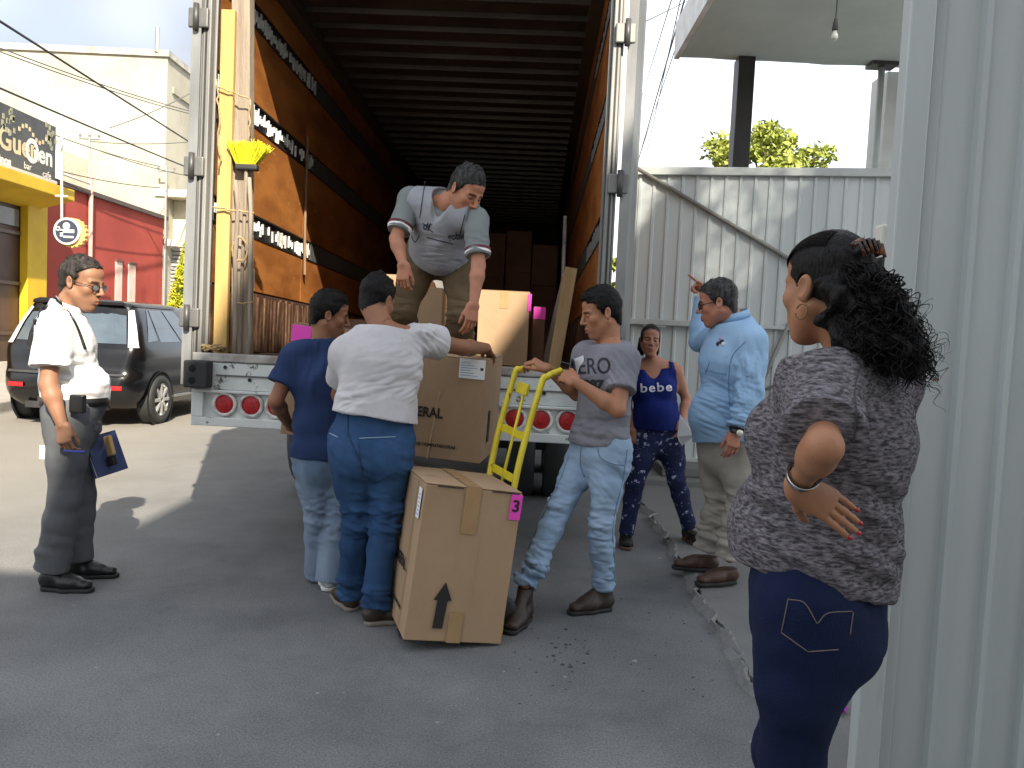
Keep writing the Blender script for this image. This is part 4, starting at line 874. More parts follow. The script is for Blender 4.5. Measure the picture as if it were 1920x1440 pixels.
# ================================================================== PEOPLE: implicit-surface toolkit
class Grid:
    def __init__(s, lo, hi, h):
        s.h = h; s.lo = np.asarray(lo, np.float32); n = np.maximum(4, np.ceil((np.asarray(hi)-s.lo)/h).astype(int)+1); s.n = n
        s.d = np.full(n, .08, np.float32)
        s.ax = [s.lo[i]+np.arange(n[i], dtype=np.float32)*h for i in range(3)]
    def sl(s, lo, hi):
        a = np.clip(np.floor((np.asarray(lo)-s.lo)/s.h).astype(int), 0, s.n-1); b = np.clip(np.ceil((np.asarray(hi)-s.lo)/s.h).astype(int)+1, 1, s.n)
        return tuple(slice(int(a[i]), int(max(a[i]+1, b[i]))) for i in range(3))
    def xyz(s, S): return np.meshgrid(s.ax[0][S[0]], s.ax[1][S[1]], s.ax[2][S[2]], indexing='ij', sparse=True)
    def seg(s, a, b, ra, rb, side=None, k=.02, sub=False, grow=0.0, fb=False):
        "tapered capsule with elliptic section: ra/rb = radius or (across side, other)"
        a = np.asarray(a, np.float32); b = np.asarray(b, np.float32)
        ra = np.array(ra if hasattr(ra, '__len__') else (ra, ra), np.float32)+grow; rb = np.array(rb if hasattr(rb, '__len__') else (rb, rb), np.float32)+grow
        m = float(max(ra.max(), rb.max()))+k+.03
        S = s.sl(np.minimum(a, b)-m, np.maximum(a, b)+m); X, Y, Z = s.xyz(S)
        ba = b-a; Lb = float(np.linalg.norm(ba))
        n = ba/Lb if Lb > 1e-6 else np.array([0, 0, 1], np.float32)
        if side is None: side = np.array([1, .01, 0]) if abs(n[0]) < .9 else np.array([0, 1, .01])
        u = np.asarray(side, float); u = u-n*(u@n); u = (u/np.linalg.norm(u)).astype(np.float32); v = np.cross(n, u)
        dx, dy, dz = X-a[0], Y-a[1], Z-a[2]
        tl = dx*n[0]+dy*n[1]+dz*n[2]; t = np.clip(tl/max(Lb, 1e-6), 0, 1); ex = tl-t*Lb
        wu = ra[0]+(rb[0]-ra[0])*t; wv = ra[1]+(rb[1]-ra[1])*t; mn = np.minimum(wu, wv)
        q = np.sqrt(((dx*u[0]+dy*u[1]+dz*u[2])/wu)**2+((dx*v[0]+dy*v[1]+dz*v[2])/wv)**2+(ex/mn)**2)
        d = (q-1)*mn
        if fb: d = np.maximum(d, tl-Lb)
        D = s.d[S]
        if sub:
            d = -d
            if k > 0:
                hh = np.maximum(k-np.abs(D-d), 0)/k; s.d[S] = np.maximum(D, d)+hh*hh*k*.25
            else: s.d[S] = np.maximum(D, d)
        else:
            if k > 0:
                hh = np.maximum(k-np.abs(D-d), 0)/k; s.d[S] = np.minimum(D, d)-hh*hh*k*.25
            else: s.d[S] = np.minimum(D, d)
    def ell(s, c, r, k=.02, sub=False, R3=None):
        c = np.asarray(c, np.float32); r = np.asarray(r, np.float32); m = float(r.max())+k+.03
        S = s.sl(c-m, c+m); X, Y, Z = s.xyz(S); x, y, z = X-c[0], Y-c[1], Z-c[2]
        if R3 is not None: x, y, z = (R3[0, 0]*x+R3[1, 0]*y+R3[2, 0]*z, R3[0, 1]*x+R3[1, 1]*y+R3[2, 1]*z, R3[0, 2]*x+R3[1, 2]*y+R3[2, 2]*z)
        k0 = np.sqrt((x/r[0])**2+(y/r[1])**2+(z/r[2])**2); k1 = np.sqrt((x/r[0]**2)**2+(y/r[1]**2)**2+(z/r[2]**2)**2)+1e-9
        d = k0*(k0-1)/k1
        D = s.d[S]
        if sub:
            d = -d; hh = np.maximum(k-np.abs(D-d), 0)/max(k, 1e-6); s.d[S] = np.maximum(D, d)+hh*hh*k*.25
        else:
            hh = np.maximum(k-np.abs(D-d), 0)/max(k, 1e-6); s.d[S] = np.minimum(D, d)-hh*hh*k*.25
    def cut(s, p, n, k=0.0):
        "keep the side the normal points away from"
        n = nrm(n); X, Y, Z = s.xyz((slice(None),)*3); d = ((X-p[0])*n[0]+(Y-p[1])*n[1]+(Z-p[2])*n[2]).astype(np.float32); s.d = np.maximum(s.d, d)
    def mesh(s):
        d = s.d; d[0], d[-1] = .05, .05; d[:, 0], d[:, -1] = .05, .05; d[:, :, 0], d[:, :, -1] = .05, .05
        g_ = openvdb.FloatGrid(.08); g_.copyFromArray(d); p, q = g_.convertToQuads(0.0)
        return p.astype(np.float64)*s.h+s.lo, q[:, ::-1].astype(np.int32)
def noise3(P, sc, seed, oct=2):
    "cheap smooth pseudo-noise from warped sines"
    r = np.random.default_rng(seed); out = np.zeros(len(P)); amp = 1.0; tot = 0
    for o_ in range(oct):
        for j in range(4):
            kx = r.normal(size=3); kx *= sc*(2**o_)*r.uniform(.7, 1.3)/np.linalg.norm(kx); ph = r.uniform(0, 6.28)
            wv = r.normal(size=3)*sc*.6; out += amp*np.sin(P@kx+ph+1.2*np.sin(P@wv+r.uniform(0, 6.28)))
        tot += amp*2; amp *= .5
    return out/tot
def vnormals(V, Q):
    n = np.cross(V[Q[:, 2]]-V[Q[:, 0]], V[Q[:, 3]]-V[Q[:, 1]]); N = np.zeros_like(V)
    for i in range(4): np.add.at(N, Q[:, i], n)
    return N/(np.linalg.norm(N, axis=1)[:, None]+1e-9)
def relax(V, Q, it=1, f=.5):
    for _ in range(it):
        A = np.zeros_like(V); c = np.zeros(len(V))
        for i in range(4):
            a, b_ = Q[:, i], Q[:, (i+1) % 4]; np.add.at(A, a, V[b_]); np.add.at(A, b_, V[a]); np.add.at(c, a, 1); np.add.at(c, b_, 1)
        V = V*(1-f)+f*A/np.maximum(c, 1)[:, None]
    return V
def folds(V, Q, origin, axis, wl, amp, seed, rng_=.3, power=1, sharp=1.0):
    "irregular creases running across `axis`, fading with distance from origin"
    N = vnormals(V, Q); ax = nrm(axis); q = V-np.asarray(origin); al = q@ax
    P = q*.30+ax[None]*(al*.70)[:, None]
    n1 = noise3(P, 2*np.pi/wl*.62, seed, 2); n2 = noise3(P+.37, 2*np.pi/wl*1.1, seed+11, 1)
    f_ = 1.5*n1+.5*(1-2.2*np.abs(n2))*.8
    patch_ = np.clip(.5+1.1*noise3(q, 11, seed+5, 1), 0, 1.2)
    return V+N*(amp*f_*np.exp(-(np.linalg.norm(q, axis=1)/rng_)**2)*patch_)[:, None]
def drape(V, Q, seed, a=.0035, b_=.0010):
    return V+vnormals(V, Q)*(a*noise3(V*[1, 1, .45], 26, seed, 2)+b_*noise3(V*[1, 1, .6], 75, seed+1, 2))[:, None]
# ------------------------------------------------------------------ skin / hair / cloth materials
def skinmat(name, col):
    if name in MATS: return MATS[name]
    col = tuple(np.array(col)*np.array([1.04, .97, .88]))
    m = mat(name, col, rough=.55, col2=tuple(np.array(col)*1.0), vs=9, spec=.45, var=.16, bump=.12, bs=260); t = m.node_tree; b = t.nodes['Principled BSDF']; l = t.links.new
    src = b.inputs['Base Color'].links[0].from_socket
    at_ = t.nodes.new('ShaderNodeAttribute'); at_.attribute_name = 'tint'
    mx = t.nodes.new('ShaderNodeMix'); mx.data_type = 'RGBA'; mx.blend_type = 'MULTIPLY'; mx.inputs[0].default_value = 1
    l(src, mx.inputs[6]); l(at_.outputs['Color'], mx.inputs[7]); l(mx.outputs[2], b.inputs['Base Color'])
    b.inputs['Subsurface Weight'].default_value = .12; b.inputs['Subsurface Radius'].default_value = (.8, .3, .15); b.inputs['Subsurface Scale'].default_value = .01
    return m
def hairmat(name, col, col2=None):
    return mat(name, col, rough=.5, col2=col2 or tuple(np.array(col)*1.8), vs=55, stretch=(1, 1, .25), bump=.6, bs=170, spec=.18, lo=.4, hi=.75)
def cloth(name, col, var=.1, vs=6, col2=None, weave=900, bump=.25, rough=.9, stretch=(1, 1, 1), spots=None, lo=.35, hi=.65, sheen=0):
    return mat(name, col, rough=rough, var=var, vs=vs, col2=col2, bump=bump, bs=weave, spec=.2, sheen=sheen, stretch=stretch, spots=spots, lo=lo, hi=hi)
def denim(name, c1, c2, fade=3.0, lo=.35, hi=.7):
    m = cloth(name, c1, col2=c2, vs=fade, weave=420, bump=.35, lo=lo-.06, hi=hi+.08, sheen=0, stretch=(1, 1, .45)); return m
# ------------------------------------------------------------------ head
def head_grid(fem=False, h=.0032, neck=None, wide=1.0, jaw=1.0):
    g = Grid((-.125, -.15, -.24), (.125, .155, .155), h)
    g.ell((0, -.015, .045), (.0735*wide, .094, .084), k=0.0)
    g.ell((0, .045, .062), (.058*wide, .042, .045), k=.03)
    g.ell((0, .038, -.02), (.060*wide, .055, .074), k=.03)
    g.seg((0, .03, -.062), (0, .064, -.099), (.045*jaw, .035), (.024, .020), side=(1, 0, 0), k=.03)
    for s in (-1, 1):
        g.seg((s*.054, -.004, -.038), (s*.02*jaw, .056, -.096), .020*jaw, .016, k=.03)
        g.ell((s*.043, .062, -.012), (.021, .02, .02), k=.025)
        g.seg((s*.012, .086, .030), (s*.046, .072, .031), .010 if not fem else .007, .009 if not fem else .006, k=.016)
    g.ell((0, .072, -.058), (.033, .03, .03), k=.025)
    for s in (-1, 1): g.ell((s*.031, .101, .011), (.0165, .020, .0125), k=.014, sub=True)
    for s in (-1, 1): g.ell((s*.031, .0765, .011), (.0140, .0125, .0120), k=.006)
    for s in (-1, 1): g.seg((s*.019, .0868, .0185), (s*.044, .0800, .0175), .0036, .0030, k=.004)
    g.seg((0, .092, .024), (0, .116, -.018), (.0075, .008), (.0115, .011), side=(1, 0, 0), k=.012)
    for s in (-1, 1): g.ell((s*.0125, .1015, -.024), (.0085, .010, .0075), k=.008)
    g.seg((-.019, .0925, -.0575), (0, .1015, -.0555), .0050, .0062, k=.006); g.seg((.019, .0925, -.0575), (0, .1015, -.0555), .0050, .0062, k=.006)
    g.seg((-.017, .0925, -.0675), (0, .1005, -.069), .0055, .0072, k=.006); g.seg((.017, .0925, -.0675), (0, .1005, -.069), .0055, .0072, k=.006)
    g.seg((-.021, .103, -.0625), (.021, .103, -.0625), .0022, .0022, k=.003, sub=True)
    g.ell((0, .078, -.098), (.02, .016, .016), k=.015)
    for s in (-1, 1):
        Re = rotm(s*-.35, s*.12, .25)
        g.ell((s*.0785*wide, -.012, .004), (.0085, .020, .0325), k=.006, R3=Re)
        g.ell((s*.0875*wide, -.006, .006), (.007, .0115, .020), k=.004, sub=True, R3=Re)
    if neck is not None:
        g.seg((0, -.03, -.04), neck[0], (.052*neck[1], .056*neck[1]), (.056*neck[1], .058*neck[1]), side=(1, 0, 0), k=.03)
        if not fem: g.ell((0, .018, -.135), (.012, .014, .016), k=.02)
    return g
def head_tint(P, stub=0.0, fem=False, kind=None, lip=(.86, .52, .50), brow=(.16, .12, .10), dark=None):
    T = np.ones((len(P), 3)); x, y, z = P[:, 0], P[:, 1], P[:, 2]
    def soft(d, w): return np.clip(1-d/w, 0, 1)
    L_ = soft(np.sqrt((x/.022)**2+((z+.0625)/.013)**2), 1.0)*(y > .085); L_ = np.clip(L_*2.2, 0, 1)
    T = T*(1-L_[:, None])+np.array(lip)*L_[:, None]
    for s in (-1, 1):
        xs = s*x; arch = .032+.05*(xs-.01)*(xs < .032)-.16*np.maximum(0, xs-.032)
        B_ = np.clip(1.6-np.abs(z-arch)/(.0058 if not fem else .004), 0, 1)*(xs > .011)*(xs < .052)*(y > .05)
        T = T*(1-B_[:, None])+np.array(brow)*B_[:, None]
        E_ = np.clip(1.5-np.sqrt(((xs-.031)/.0150)**2+((z-.0095)/.0048)**2)*1.2, 0, 1)*(y > .07)
        T = T*(1-E_[:, None])+np.array((.30, .24, .22))*E_[:, None]
        I_ = np.clip(1.6-np.sqrt(((xs-.031)/.0062)**2+((z-.0098)/.0052)**2)*1.3, 0, 1)*(y > .07)
        T = T*(1-I_[:, None])+np.array((.035, .025, .02))*I_[:, None]
    if stub:
        S_ = stub*np.clip((-.035-z)/.03, 0, 1)*(y > .01)*np.clip((z+.135)/.02, 0, 1); T = T*(1-S_[:, None]*np.array([.55, .5, .45])[None])
    if kind:
        hl = np.array(HAIRLINE[kind]); tm = np.clip((np.abs(x)-.045)/.03, 0, 1)*np.clip((z-.045)/.02, 0, 1)*.016; ds = y-np.interp(z, hl[:, 0], hl[:, 1])+tm
        Fd = np.clip(1-ds/.011, 0, 1)**1.3*np.clip((z+.05)/.03, 0, 1)*(np.abs(x) < .079)*.72; T = T*(1-Fd[:, None]*np.array([.9, .88, .85]))
    Cck = np.exp(-(((np.abs(x)-.043)/.02)**2+((z+.02)/.018)**2))*(y > .04); T = T*(1-Cck[:, None]*np.array([-.04, .06, .06]))
    return T
HAIRLINE = dict(normal=[(-.14, -.095), (-.075, -.085), (-.06, -.065), (-.03, -.036), (-.012, -.018), (.004, .010), (.03, .024), (.055, .042), (.085, .072), (.105, .092), (.14, .12)],
                back=[(-.14, -.095), (-.075, -.085), (-.06, -.065), (-.03, -.036), (-.012, -.018), (.004, .006), (.03, .016), (.055, .026), (.085, .048), (.105, .066), (.125, .085), (.14, .11)],
                pulled=[(-.14, -.1), (-.05, -.06), (-.02, -.02), (.0, .012), (.03, .030), (.06, .046), (.088, .068), (.108, .085), (.14, .11)])
def hair_mesh(kind='normal', top=.014, side=.006, seed=0, h=.0032, wide=1.0, rough_=.003, quiff=0.0, spike=0.0):
    g = Grid((-.12, -.15, -.14), (.12, .15, .19), h)
    g.ell((0, -.015, .045), (.0735*wide+side, .094+side, .084+side), k=0)
    g.ell((0, -.012, .052), (.0735*wide+side, .093+top*.6, .082+top), k=.02)
    g.seg((0, -.07, -.02), (0, -.065, -.065), (.050, .025), (.042, .02), side=(1, 0, 0), k=.02, grow=side)
    if quiff: g.ell((0, .052, .105), (.05, .036, .02+quiff), k=.03)
    X, Y, Z = g.xyz((slice(None),)*3); hl = np.array(HAIRLINE[kind]); a = np.interp(Z, hl[:, 0], hl[:, 1]).astype(np.float32)
    wob = .004*np.sin(X*150+seed)+.003*np.sin(Z*180+seed*2)
    temple = np.clip((np.abs(X)-.045)/.03, 0, 1)*np.clip((Z-.045)/.02, 0, 1)*.016
    g.d = np.maximum(g.d, ((Y-a+temple+wob)*.75).astype(np.float32))
    for s in (-1, 1): g.ell((s*.082*wide, -.010, .002), (.02, .024, .034), k=.004, sub=True)
    V, Q = g.mesh(); N = vnormals(V, Q)
    st = noise3(V*[1, .35, 1], 95, seed, 2); V = V+N*(rough_*st*(.4+np.clip(V[:, 2]/.1, 0, 1)))[:, None]
    if spike:
        sp_ = np.clip(noise3(V*[1, 1, .4], 150, seed+3, 2), 0, 1)**2*np.clip((V[:, 2]-.09)/.03, 0, 1); V = V+np.array([0, .1, 1])*(spike*sp_)[:, None]
    return V, Q
# ------------------------------------------------------------------ hand (x along fingers, y towards the thumb side, z back of hand)
def hand_mesh(curl=(.35, .45, .3), thumb=(.6, .3), spread=.07, sc=1.0, point=False, flat=False, h=.0026, fem=False):
    g = Grid((-.06, -.085, -.105), (.215, .10, .06), h)
    w = .9 if fem else 1.0
    g.seg((-.008, 0, 0), (.004, 0, 0), (.024*w, .018), (.027*w, .017), side=(0, 1, 0), k=.0)
    g.seg((.0, 0, 0), (.082, .0, -.002), (.030*w, .0165), (.0405*w, .0130), side=(0, 1, 0), k=.02)
    g.seg((.008, .024*w, -.008), (.055, .030*w, -.010), .014, .011, k=.015)
    Ls = ((.046, .028, .022), (.050, .031, .024), (.047, .029, .023), (.037, .022, .020)); tips = []
    for i in range(4):
        y0_ = (.0285-.019*i)*w; an = spread*(1.2-.8*i); base = np.array([.082-.004*abs(i-1.2), y0_, -.002]); r0 = (.0092, .0094, .0090, .0080)[i]*w
        cs = list(curl)
        if point: cs = [.08, .05, .05] if i == 0 else [1.2, 1.45, .9]
        cs = [c*(1+.10*(i-1)) for c in cs]; pit_ = 0; p = base
        for j in range(3):
            pit_ += cs[j]; d = np.array([math.cos(pit_)*math.cos(an), math.cos(pit_)*math.sin(an), -math.sin(pit_)]); q = p+d*Ls[i][j]*w
            g.seg(p, q, r0*(1-.09*j), r0*(1-.09*(j+1)), k=.004); p = q
        tips.append((p, d, np.array([math.sin(pit_)*math.cos(an), math.sin(pit_)*math.sin(an), math.cos(pit_)])))
    a_, b_ = thumb; p = np.array([.018, .026*w, -.010])
    d1 = nrm(np.array([math.cos(a_), math.sin(a_), -b_])); q = p+d1*.044; g.seg(p, q, .0145*w, .0110*w, k=.012)
    d2 = nrm(d1*.9+np.array([.35, -.12, -.12])); r_ = q+d2*.032; g.seg(q, r_, .0105*w, .0095*w, k=.006); s_ = r_+nrm(d2+np.array([.15, -.12, -.05]))*.022; g.seg(r_, s_, .0095*w, .0075*w, k=.006)
    V, Q = g.mesh()
    return V*sc, Q, [(t[0]*sc, t[1], t[2]) for t in tips]
# ------------------------------------------------------------------ whole person
def joinparts(parts):
    V = []; Q = []; T = []; n = 0
    for v, q, t in parts: V.append(v); Q.append(q+n); T.append(np.ones((len(v), 3)) if t is None else t); n += len(v)
    return np.concatenate(V), np.concatenate(Q), np.concatenate(T)
def tinted(name, V, Q, T, m, parent):
    me = arrmesh(name, V, Q); at_ = me.color_attributes.new('tint', 'FLOAT_COLOR', 'POINT'); c = np.ones((len(V), 4), np.float32); c[:, :3] = T; at_.data.foreach_set('color', c.ravel())
    return link(name, me, m, parent)
def meshobj(name, V, Q, m, parent): return link(name, arrmesh(name, V, Q), m, parent)
class Person:
    seed = 100
    def __init__(s, label, base, skin, build=1.0, hscale=1.0, fem=False, sk=(.33, .165, .095)):
        s.root = empty('person', base, label=label, cat='person'); s.base = np.asarray(base, float)
        s.b = build; s.hs = hscale; s.fem = fem; s.skin = skinmat(skin, sk); s.parts = []; s.J = {}; s.armr = {}
    def loc(s, V): return V-s.base
    def joints(s, **k): s.J.update({n: np.asarray(v, float) for n, v in k.items()})
    def prep(s):
        J = s.J; J['pel'] = (J['hl']+J['hr'])/2; J['sc'] = (J['sl']+J['sr'])/2
        s.side_s = nrm(J['sr']-J['sl']); s.side_h = nrm(J['hr']-J['hl'])
        s.fwd_s = nrm(np.cross(nrm(J['neck']-J['pel']), s.side_s)); s.fwd_s = s.fwd_s        # up x right = forward(…)
        s.fwd_h = nrm(np.cross(nrm(J['neck']-J['pel']), s.side_h))
        P = []
        for n in J: P.append(J[n])
        P = np.array(P); s.lo, s.hi = P.min(0)-.22, P.max(0)+.22
    def torso(s, g, grow=0.0, belly=0.0, bust=0.0, butt=0.0, w=1.0, waist=1.0, deep=1.0, top=True):
        J = s.J; b = s.b*w; up = nrm(J['neck']-J['pel'])
        c1 = J['pel']+(J['neck']-J['pel'])*.34-s.fwd_h*.005; c2 = J['pel']+(J['neck']-J['pel'])*.70; c3 = J['pel']+(J['neck']-J['pel'])*.90
        sw = np.linalg.norm(J['sr']-J['sl'])*.5
        mid = nrm(s.side_s+s.side_h)
        g.seg(J['pel']-up*.03, J['pel']+up*.07, (.160*b, .112*b*deep), (.158*b, .108*b*deep), side=s.side_h, k=0, grow=grow)
        g.seg(J['pel']+up*.06, c1, (.155*b, .105*b*deep), (.140*b*waist, .100*b*deep), side=mid, k=.05, grow=grow)
        g.seg(c1, c2, (.140*b*waist, .100*b*deep), (min(.165*b, sw*.98), .112*b*deep), side=mid, k=.05, grow=grow)
        g.seg(c2, c3, (min(.165*b, sw*.98), .112*b*deep), (min(.135*b, sw*.85), .082*b*deep), side=s.side_s, k=.05, grow=grow)
        if belly: g.ell(c1*.75+J['pel']*.25+s.fwd_h*(.055+belly*.5)+up*.02, np.array([.11, .11, .12])*b+grow, k=.08)
        if bust:
            for sg_ in (-1, 1): g.ell(c2+s.fwd_s*(.085*deep*b)+s.side_s*sg_*.075*b-up*.01, np.array([.062, .062, .066])*b*bust+grow, k=.04)
        if butt:
            for sg_ in (-1, 1): g.ell(J['pel']-s.fwd_h*(.055)*deep+s.side_h*sg_*.072*b-up*.055, np.array([.088, .088, .095])*b*butt+grow, k=.06)
        for sh in ('sl', 'sr'):
            g.seg(c2+(J[sh]-c2)*.25+up*.04, J[sh], .070*s.b, .058*s.b, k=.05, grow=grow)
            if top: g.seg(J['neck']+up*.015, J[sh]*.75+J['neck']*.25+up*.005, .045*s.b, .045*s.b, k=.05, grow=grow)
    def arm(s, g, sd, grow=0.0, upto=2.0, r=1.0, k=.02, flare=0.0):
        J = s.J; a, e, w_ = J['s'+sd], J['e'+sd], J['w'+sd]; b = s.b**.6*r*(.82 if s.fem else .94)
        if upto <= 1:
            q = a+(e-a)*upto; g.seg(a, q, .056*b+grow, (.056-.009*upto)*b+grow+flare, k=.04, fb=True); return q
        g.seg(a, a+(e-a)*.45, .055*b, .050*b, k=.04, grow=grow); g.seg(a+(e-a)*.4, e, .050*b, .041*b, k=.02, grow=grow)
        L_ = e+(w_-e)*.28; t_ = min(1.0, upto-1)
        g.seg(e, L_, .041*b, .044*b, k=.02, grow=grow); g.seg(L_, e+(w_-e)*t_, .044*b, .027*b+(.017*b)*(1-t_)+flare, k=.02, grow=grow, fb=flare > 0)
    def leg(s, g, sd, grow=0.0, flare=0.0, r=1.0, k=.03, thigh=1.0):
        J = s.J; h_, kn, an = J['h'+sd], J['k'+sd], J['a'+sd]; b = s.b**.7*r*.955
        g.seg(h_+nrm(h_-kn)*.02, h_+(kn-h_)*.5, .092*b*thigh, .076*b*thigh, k=.05, grow=grow); g.seg(h_+(kn-h_)*.45, kn, .077*b*thigh, .056*b, k=.03, grow=grow)
        c = kn+(an-kn)*.3; lo_ = .006 if flare > .03 else 0; g.seg(kn, c, .056*b+lo_*.5, .056*b+lo_, k=.03, grow=grow); g.seg(c, an, .056*b+lo_, .038*b+flare, k=.03, grow=grow, fb=grow > 0)
    def make_head(s, pos, fwd, up=(0, 0, 1), hair=None, hmat=None, stub=0.0, lip=(.86, .52, .50), brow=(.16, .12, .10), wide=1.0, jaw=1.0, h=.0032, hair_name='hair', neckw=1.0):
        y_ = nrm(fwd); z_ = np.asarray(up, float); z_ = nrm(z_-y_*(z_@y_)); x_ = np.cross(y_, z_); s.HR = np.stack([x_, y_, z_], 1); s.hp = np.asarray(pos, float)
        nk = s.HR.T @ (s.J['neck']-s.hp)/s.hs
        nk = np.clip(nk, (-.11, -.14, -.22), (.11, .12, -.1))
        V, Q = head_grid(s.fem, h, neck=(nk, (.86 if s.fem else 1.0)*neckw), wide=wide, jaw=jaw).mesh(); V = relax(V, Q, 1, .35)
        T = head_tint(V, stub, s.fem, hair['kind'] if hair else None, lip, brow); s.parts.append(((s.HR @ (V*s.hs).T).T+s.hp, Q, T))
        if hair:
            HV, HQ = hair_mesh(wide=wide, h=h, **hair); o = meshobj(hair_name, s.loc((s.HR @ (HV*s.hs).T).T+s.hp), HQ, hmat, s.root); s.hair = o; s.tufts(HV, HQ, hmat, hair.get('seed', 0), 260 if hair['kind'] == 'pulled' else 2600)
    def tufts(s, HV, HQ, m, seed, n):
        r = np.random.default_rng(seed+50); N = vnormals(HV, HQ); i = r.integers(0, len(HV), n); P = HV[i]; Nn = N[i]
        fl = np.stack([np.zeros(n), np.where(P[:, 1] > .04, .6, -.35), np.where(P[:, 2] > .085, .25, -.75)], 1); D = Nn*.55+fl+r.normal(size=(n, 3))*.22; D /= np.linalg.norm(D, axis=1)[:, None]
        ln = r.uniform(.006, .015, (n, 1))*np.clip(.5+P[:, 2:3]/.1, .35, 1.25); S = np.cross(D, Nn); S /= np.linalg.norm(S, axis=1)[:, None]+1e-9; w = r.uniform(.0009, .0016, (n, 1))
        B = P-Nn*.002; V = np.concatenate([B-S*w, B+S*w, B+D*ln], 1).reshape(-1, 3); o = link('hair_strands', arrmesh('hair_strands', s.loc((s.HR @ (V*s.hs).T).T+s.hp), np.arange(3*n).reshape(n, 3), smooth=False), m, s.root); o['kind'] = 'stuff'
    def hp_(s, x, y, z): return s.HR @ (np.array([x, y, z])*s.hs)+s.hp
    def make_hand(s, sd, fdir, back, mirror=None, sc=1.0, **k):
        V, Q, tips = hand_mesh(sc=sc*(.92 if s.fem else .94), fem=s.fem, **k)
        x_ = nrm(fdir); z_ = np.asarray(back, float); z_ = nrm(z_-x_*(z_@x_)); y_ = np.cross(z_, x_)
        if sd == 'r': Rm = np.stack([x_, y_, z_], 1); fl = False
        else: Rm = np.stack([x_, -y_, z_], 1); fl = True
        # right hand, back up, fingers forward: thumb is on the left (+y); left hand is its mirror
        W = (Rm @ V.T).T+s.J['w'+sd]; s.parts.append((W, Q[:, ::-1] if fl else Q, None)); s.tips = [(Rm @ t[0]+s.J['w'+sd], Rm @ t[1], Rm @ t[2]) for t in tips]; return Rm
    def body(s, h=.0065, grow=-.012, legs=True, torso=True, **tk):
        g = Grid(s.lo, s.hi, h)
        if torso: s.torso(g, grow=grow, **tk)
        for sd in 'lr':
            s.arm(g, sd, r=s.armr.get(sd, 1.0))
            if legs: s.leg(g, sd, grow=-.010)
        V, Q = g.mesh(); V = relax(V, Q, 1, .4); s.parts.append((V, Q, None))
    def finish_body(s):
        V, Q, T = joinparts(s.parts); s.bo = tinted('body', s.loc(V), Q, T, s.skin, s.root)
    def garment(s, name, fn, m, h=.006, post=None, rel=1):
        g = Grid(s.lo, s.hi, h); fn(g); V, Q = g.mesh(); V = relax(V, Q, rel, .5); Person.seed += 7; V = drape(V, Q, Person.seed)
        if post: V = post(V, Q)
        o = meshobj(name, s.loc(V), Q, m, s.root); o['_'] = 0; del o['_']; s.last = (V, Q); return o
    def shoe(s, sd, toe, m, sole, length=.27, height=.09, ground=0.0, tilt=0.0, boot=0.0, name='shoe', w=.93, white=False):
        length -= .012
        an = s.J['a'+sd]; f_ = np.array([toe[0], toe[1], 0.0]); f_ = nrm(f_); y_ = np.cross([0, 0, 1], f_)
        g = Grid((-.12, -.08, -.03), (.25, .08, .26), .0042); z0 = .022
        g.seg((-.055, 0, z0+.028), (.06, 0, z0+.022), (.037*w, .040), (.044*w, .034), side=(0, 1, 0), k=0)
        g.seg((.05, 0, z0+.020), (length-.125, .004, z0+.014), (.045*w, .032), (.036*w, .024), side=(0, 1, 0), k=.03)
        g.seg((-.045, 0, z0+.03), (-.035, 0, height+boot), (.033, .036), (.040, .042), side=(0, 1, 0), k=.03)
        g.seg((.0, 0, height-.012), (.09, 0, z0+.03), (.030, .03), (.032, .02), side=(0, 1, 0), k=.03)
        g.cut((0, 0, .014), (0, 0, -1)); g.cut((0, 0, height+boot), (0, 0, 1))
        V, Q = g.mesh(); V = relax(V, Q, 1, .4); V = V+vnormals(V, Q)*(.0012*noise3(V, 60, 3, 2))[:, None]
        g2 = Grid((-.12, -.08, -.02), (.25, .08, .06), .0045); g2.seg((-.052, 0, .012), (.06, 0, .012), (.043*w, .03), (.048*w, .03), side=(0, 1, 0), k=0); g2.seg((.05, 0, .012), (length-.118, .004, .012), (.048*w, .03), (.039*w, .03), side=(0, 1, 0), k=.02)
        g2.cut((0, 0, .0), (0, 0, -1)); g2.cut((0, 0, .022), (0, 0, 1)); V2, Q2 = g2.mesh()
        Rm = np.stack([f_, y_, [0, 0, 1]], 1)
        if tilt: Rm = Rm @ np.array(Matrix.Rotation(tilt, 3, 'Y'))
        org = np.array([an[0], an[1], ground])+f_*.03
        if tilt: org = org+np.array([0, 0, abs(math.sin(tilt))*.09])
        so = meshobj(name, s.loc((Rm @ V.T).T+org), Q, m, s.root); sl_ = meshobj('sole', s.loc((Rm @ V2.T).T+org), Q2, sole, so); s.shoe_frame = (Rm, org)
        return so
    def deco(s, name, mb, m, smooth=True, bevel=0, parent=None):
        mb.v = [tuple(np.array(p)-s.base) for p in mb.v]; return mb.build(name, m, parent or s.root, smooth=smooth, bevel=bevel)
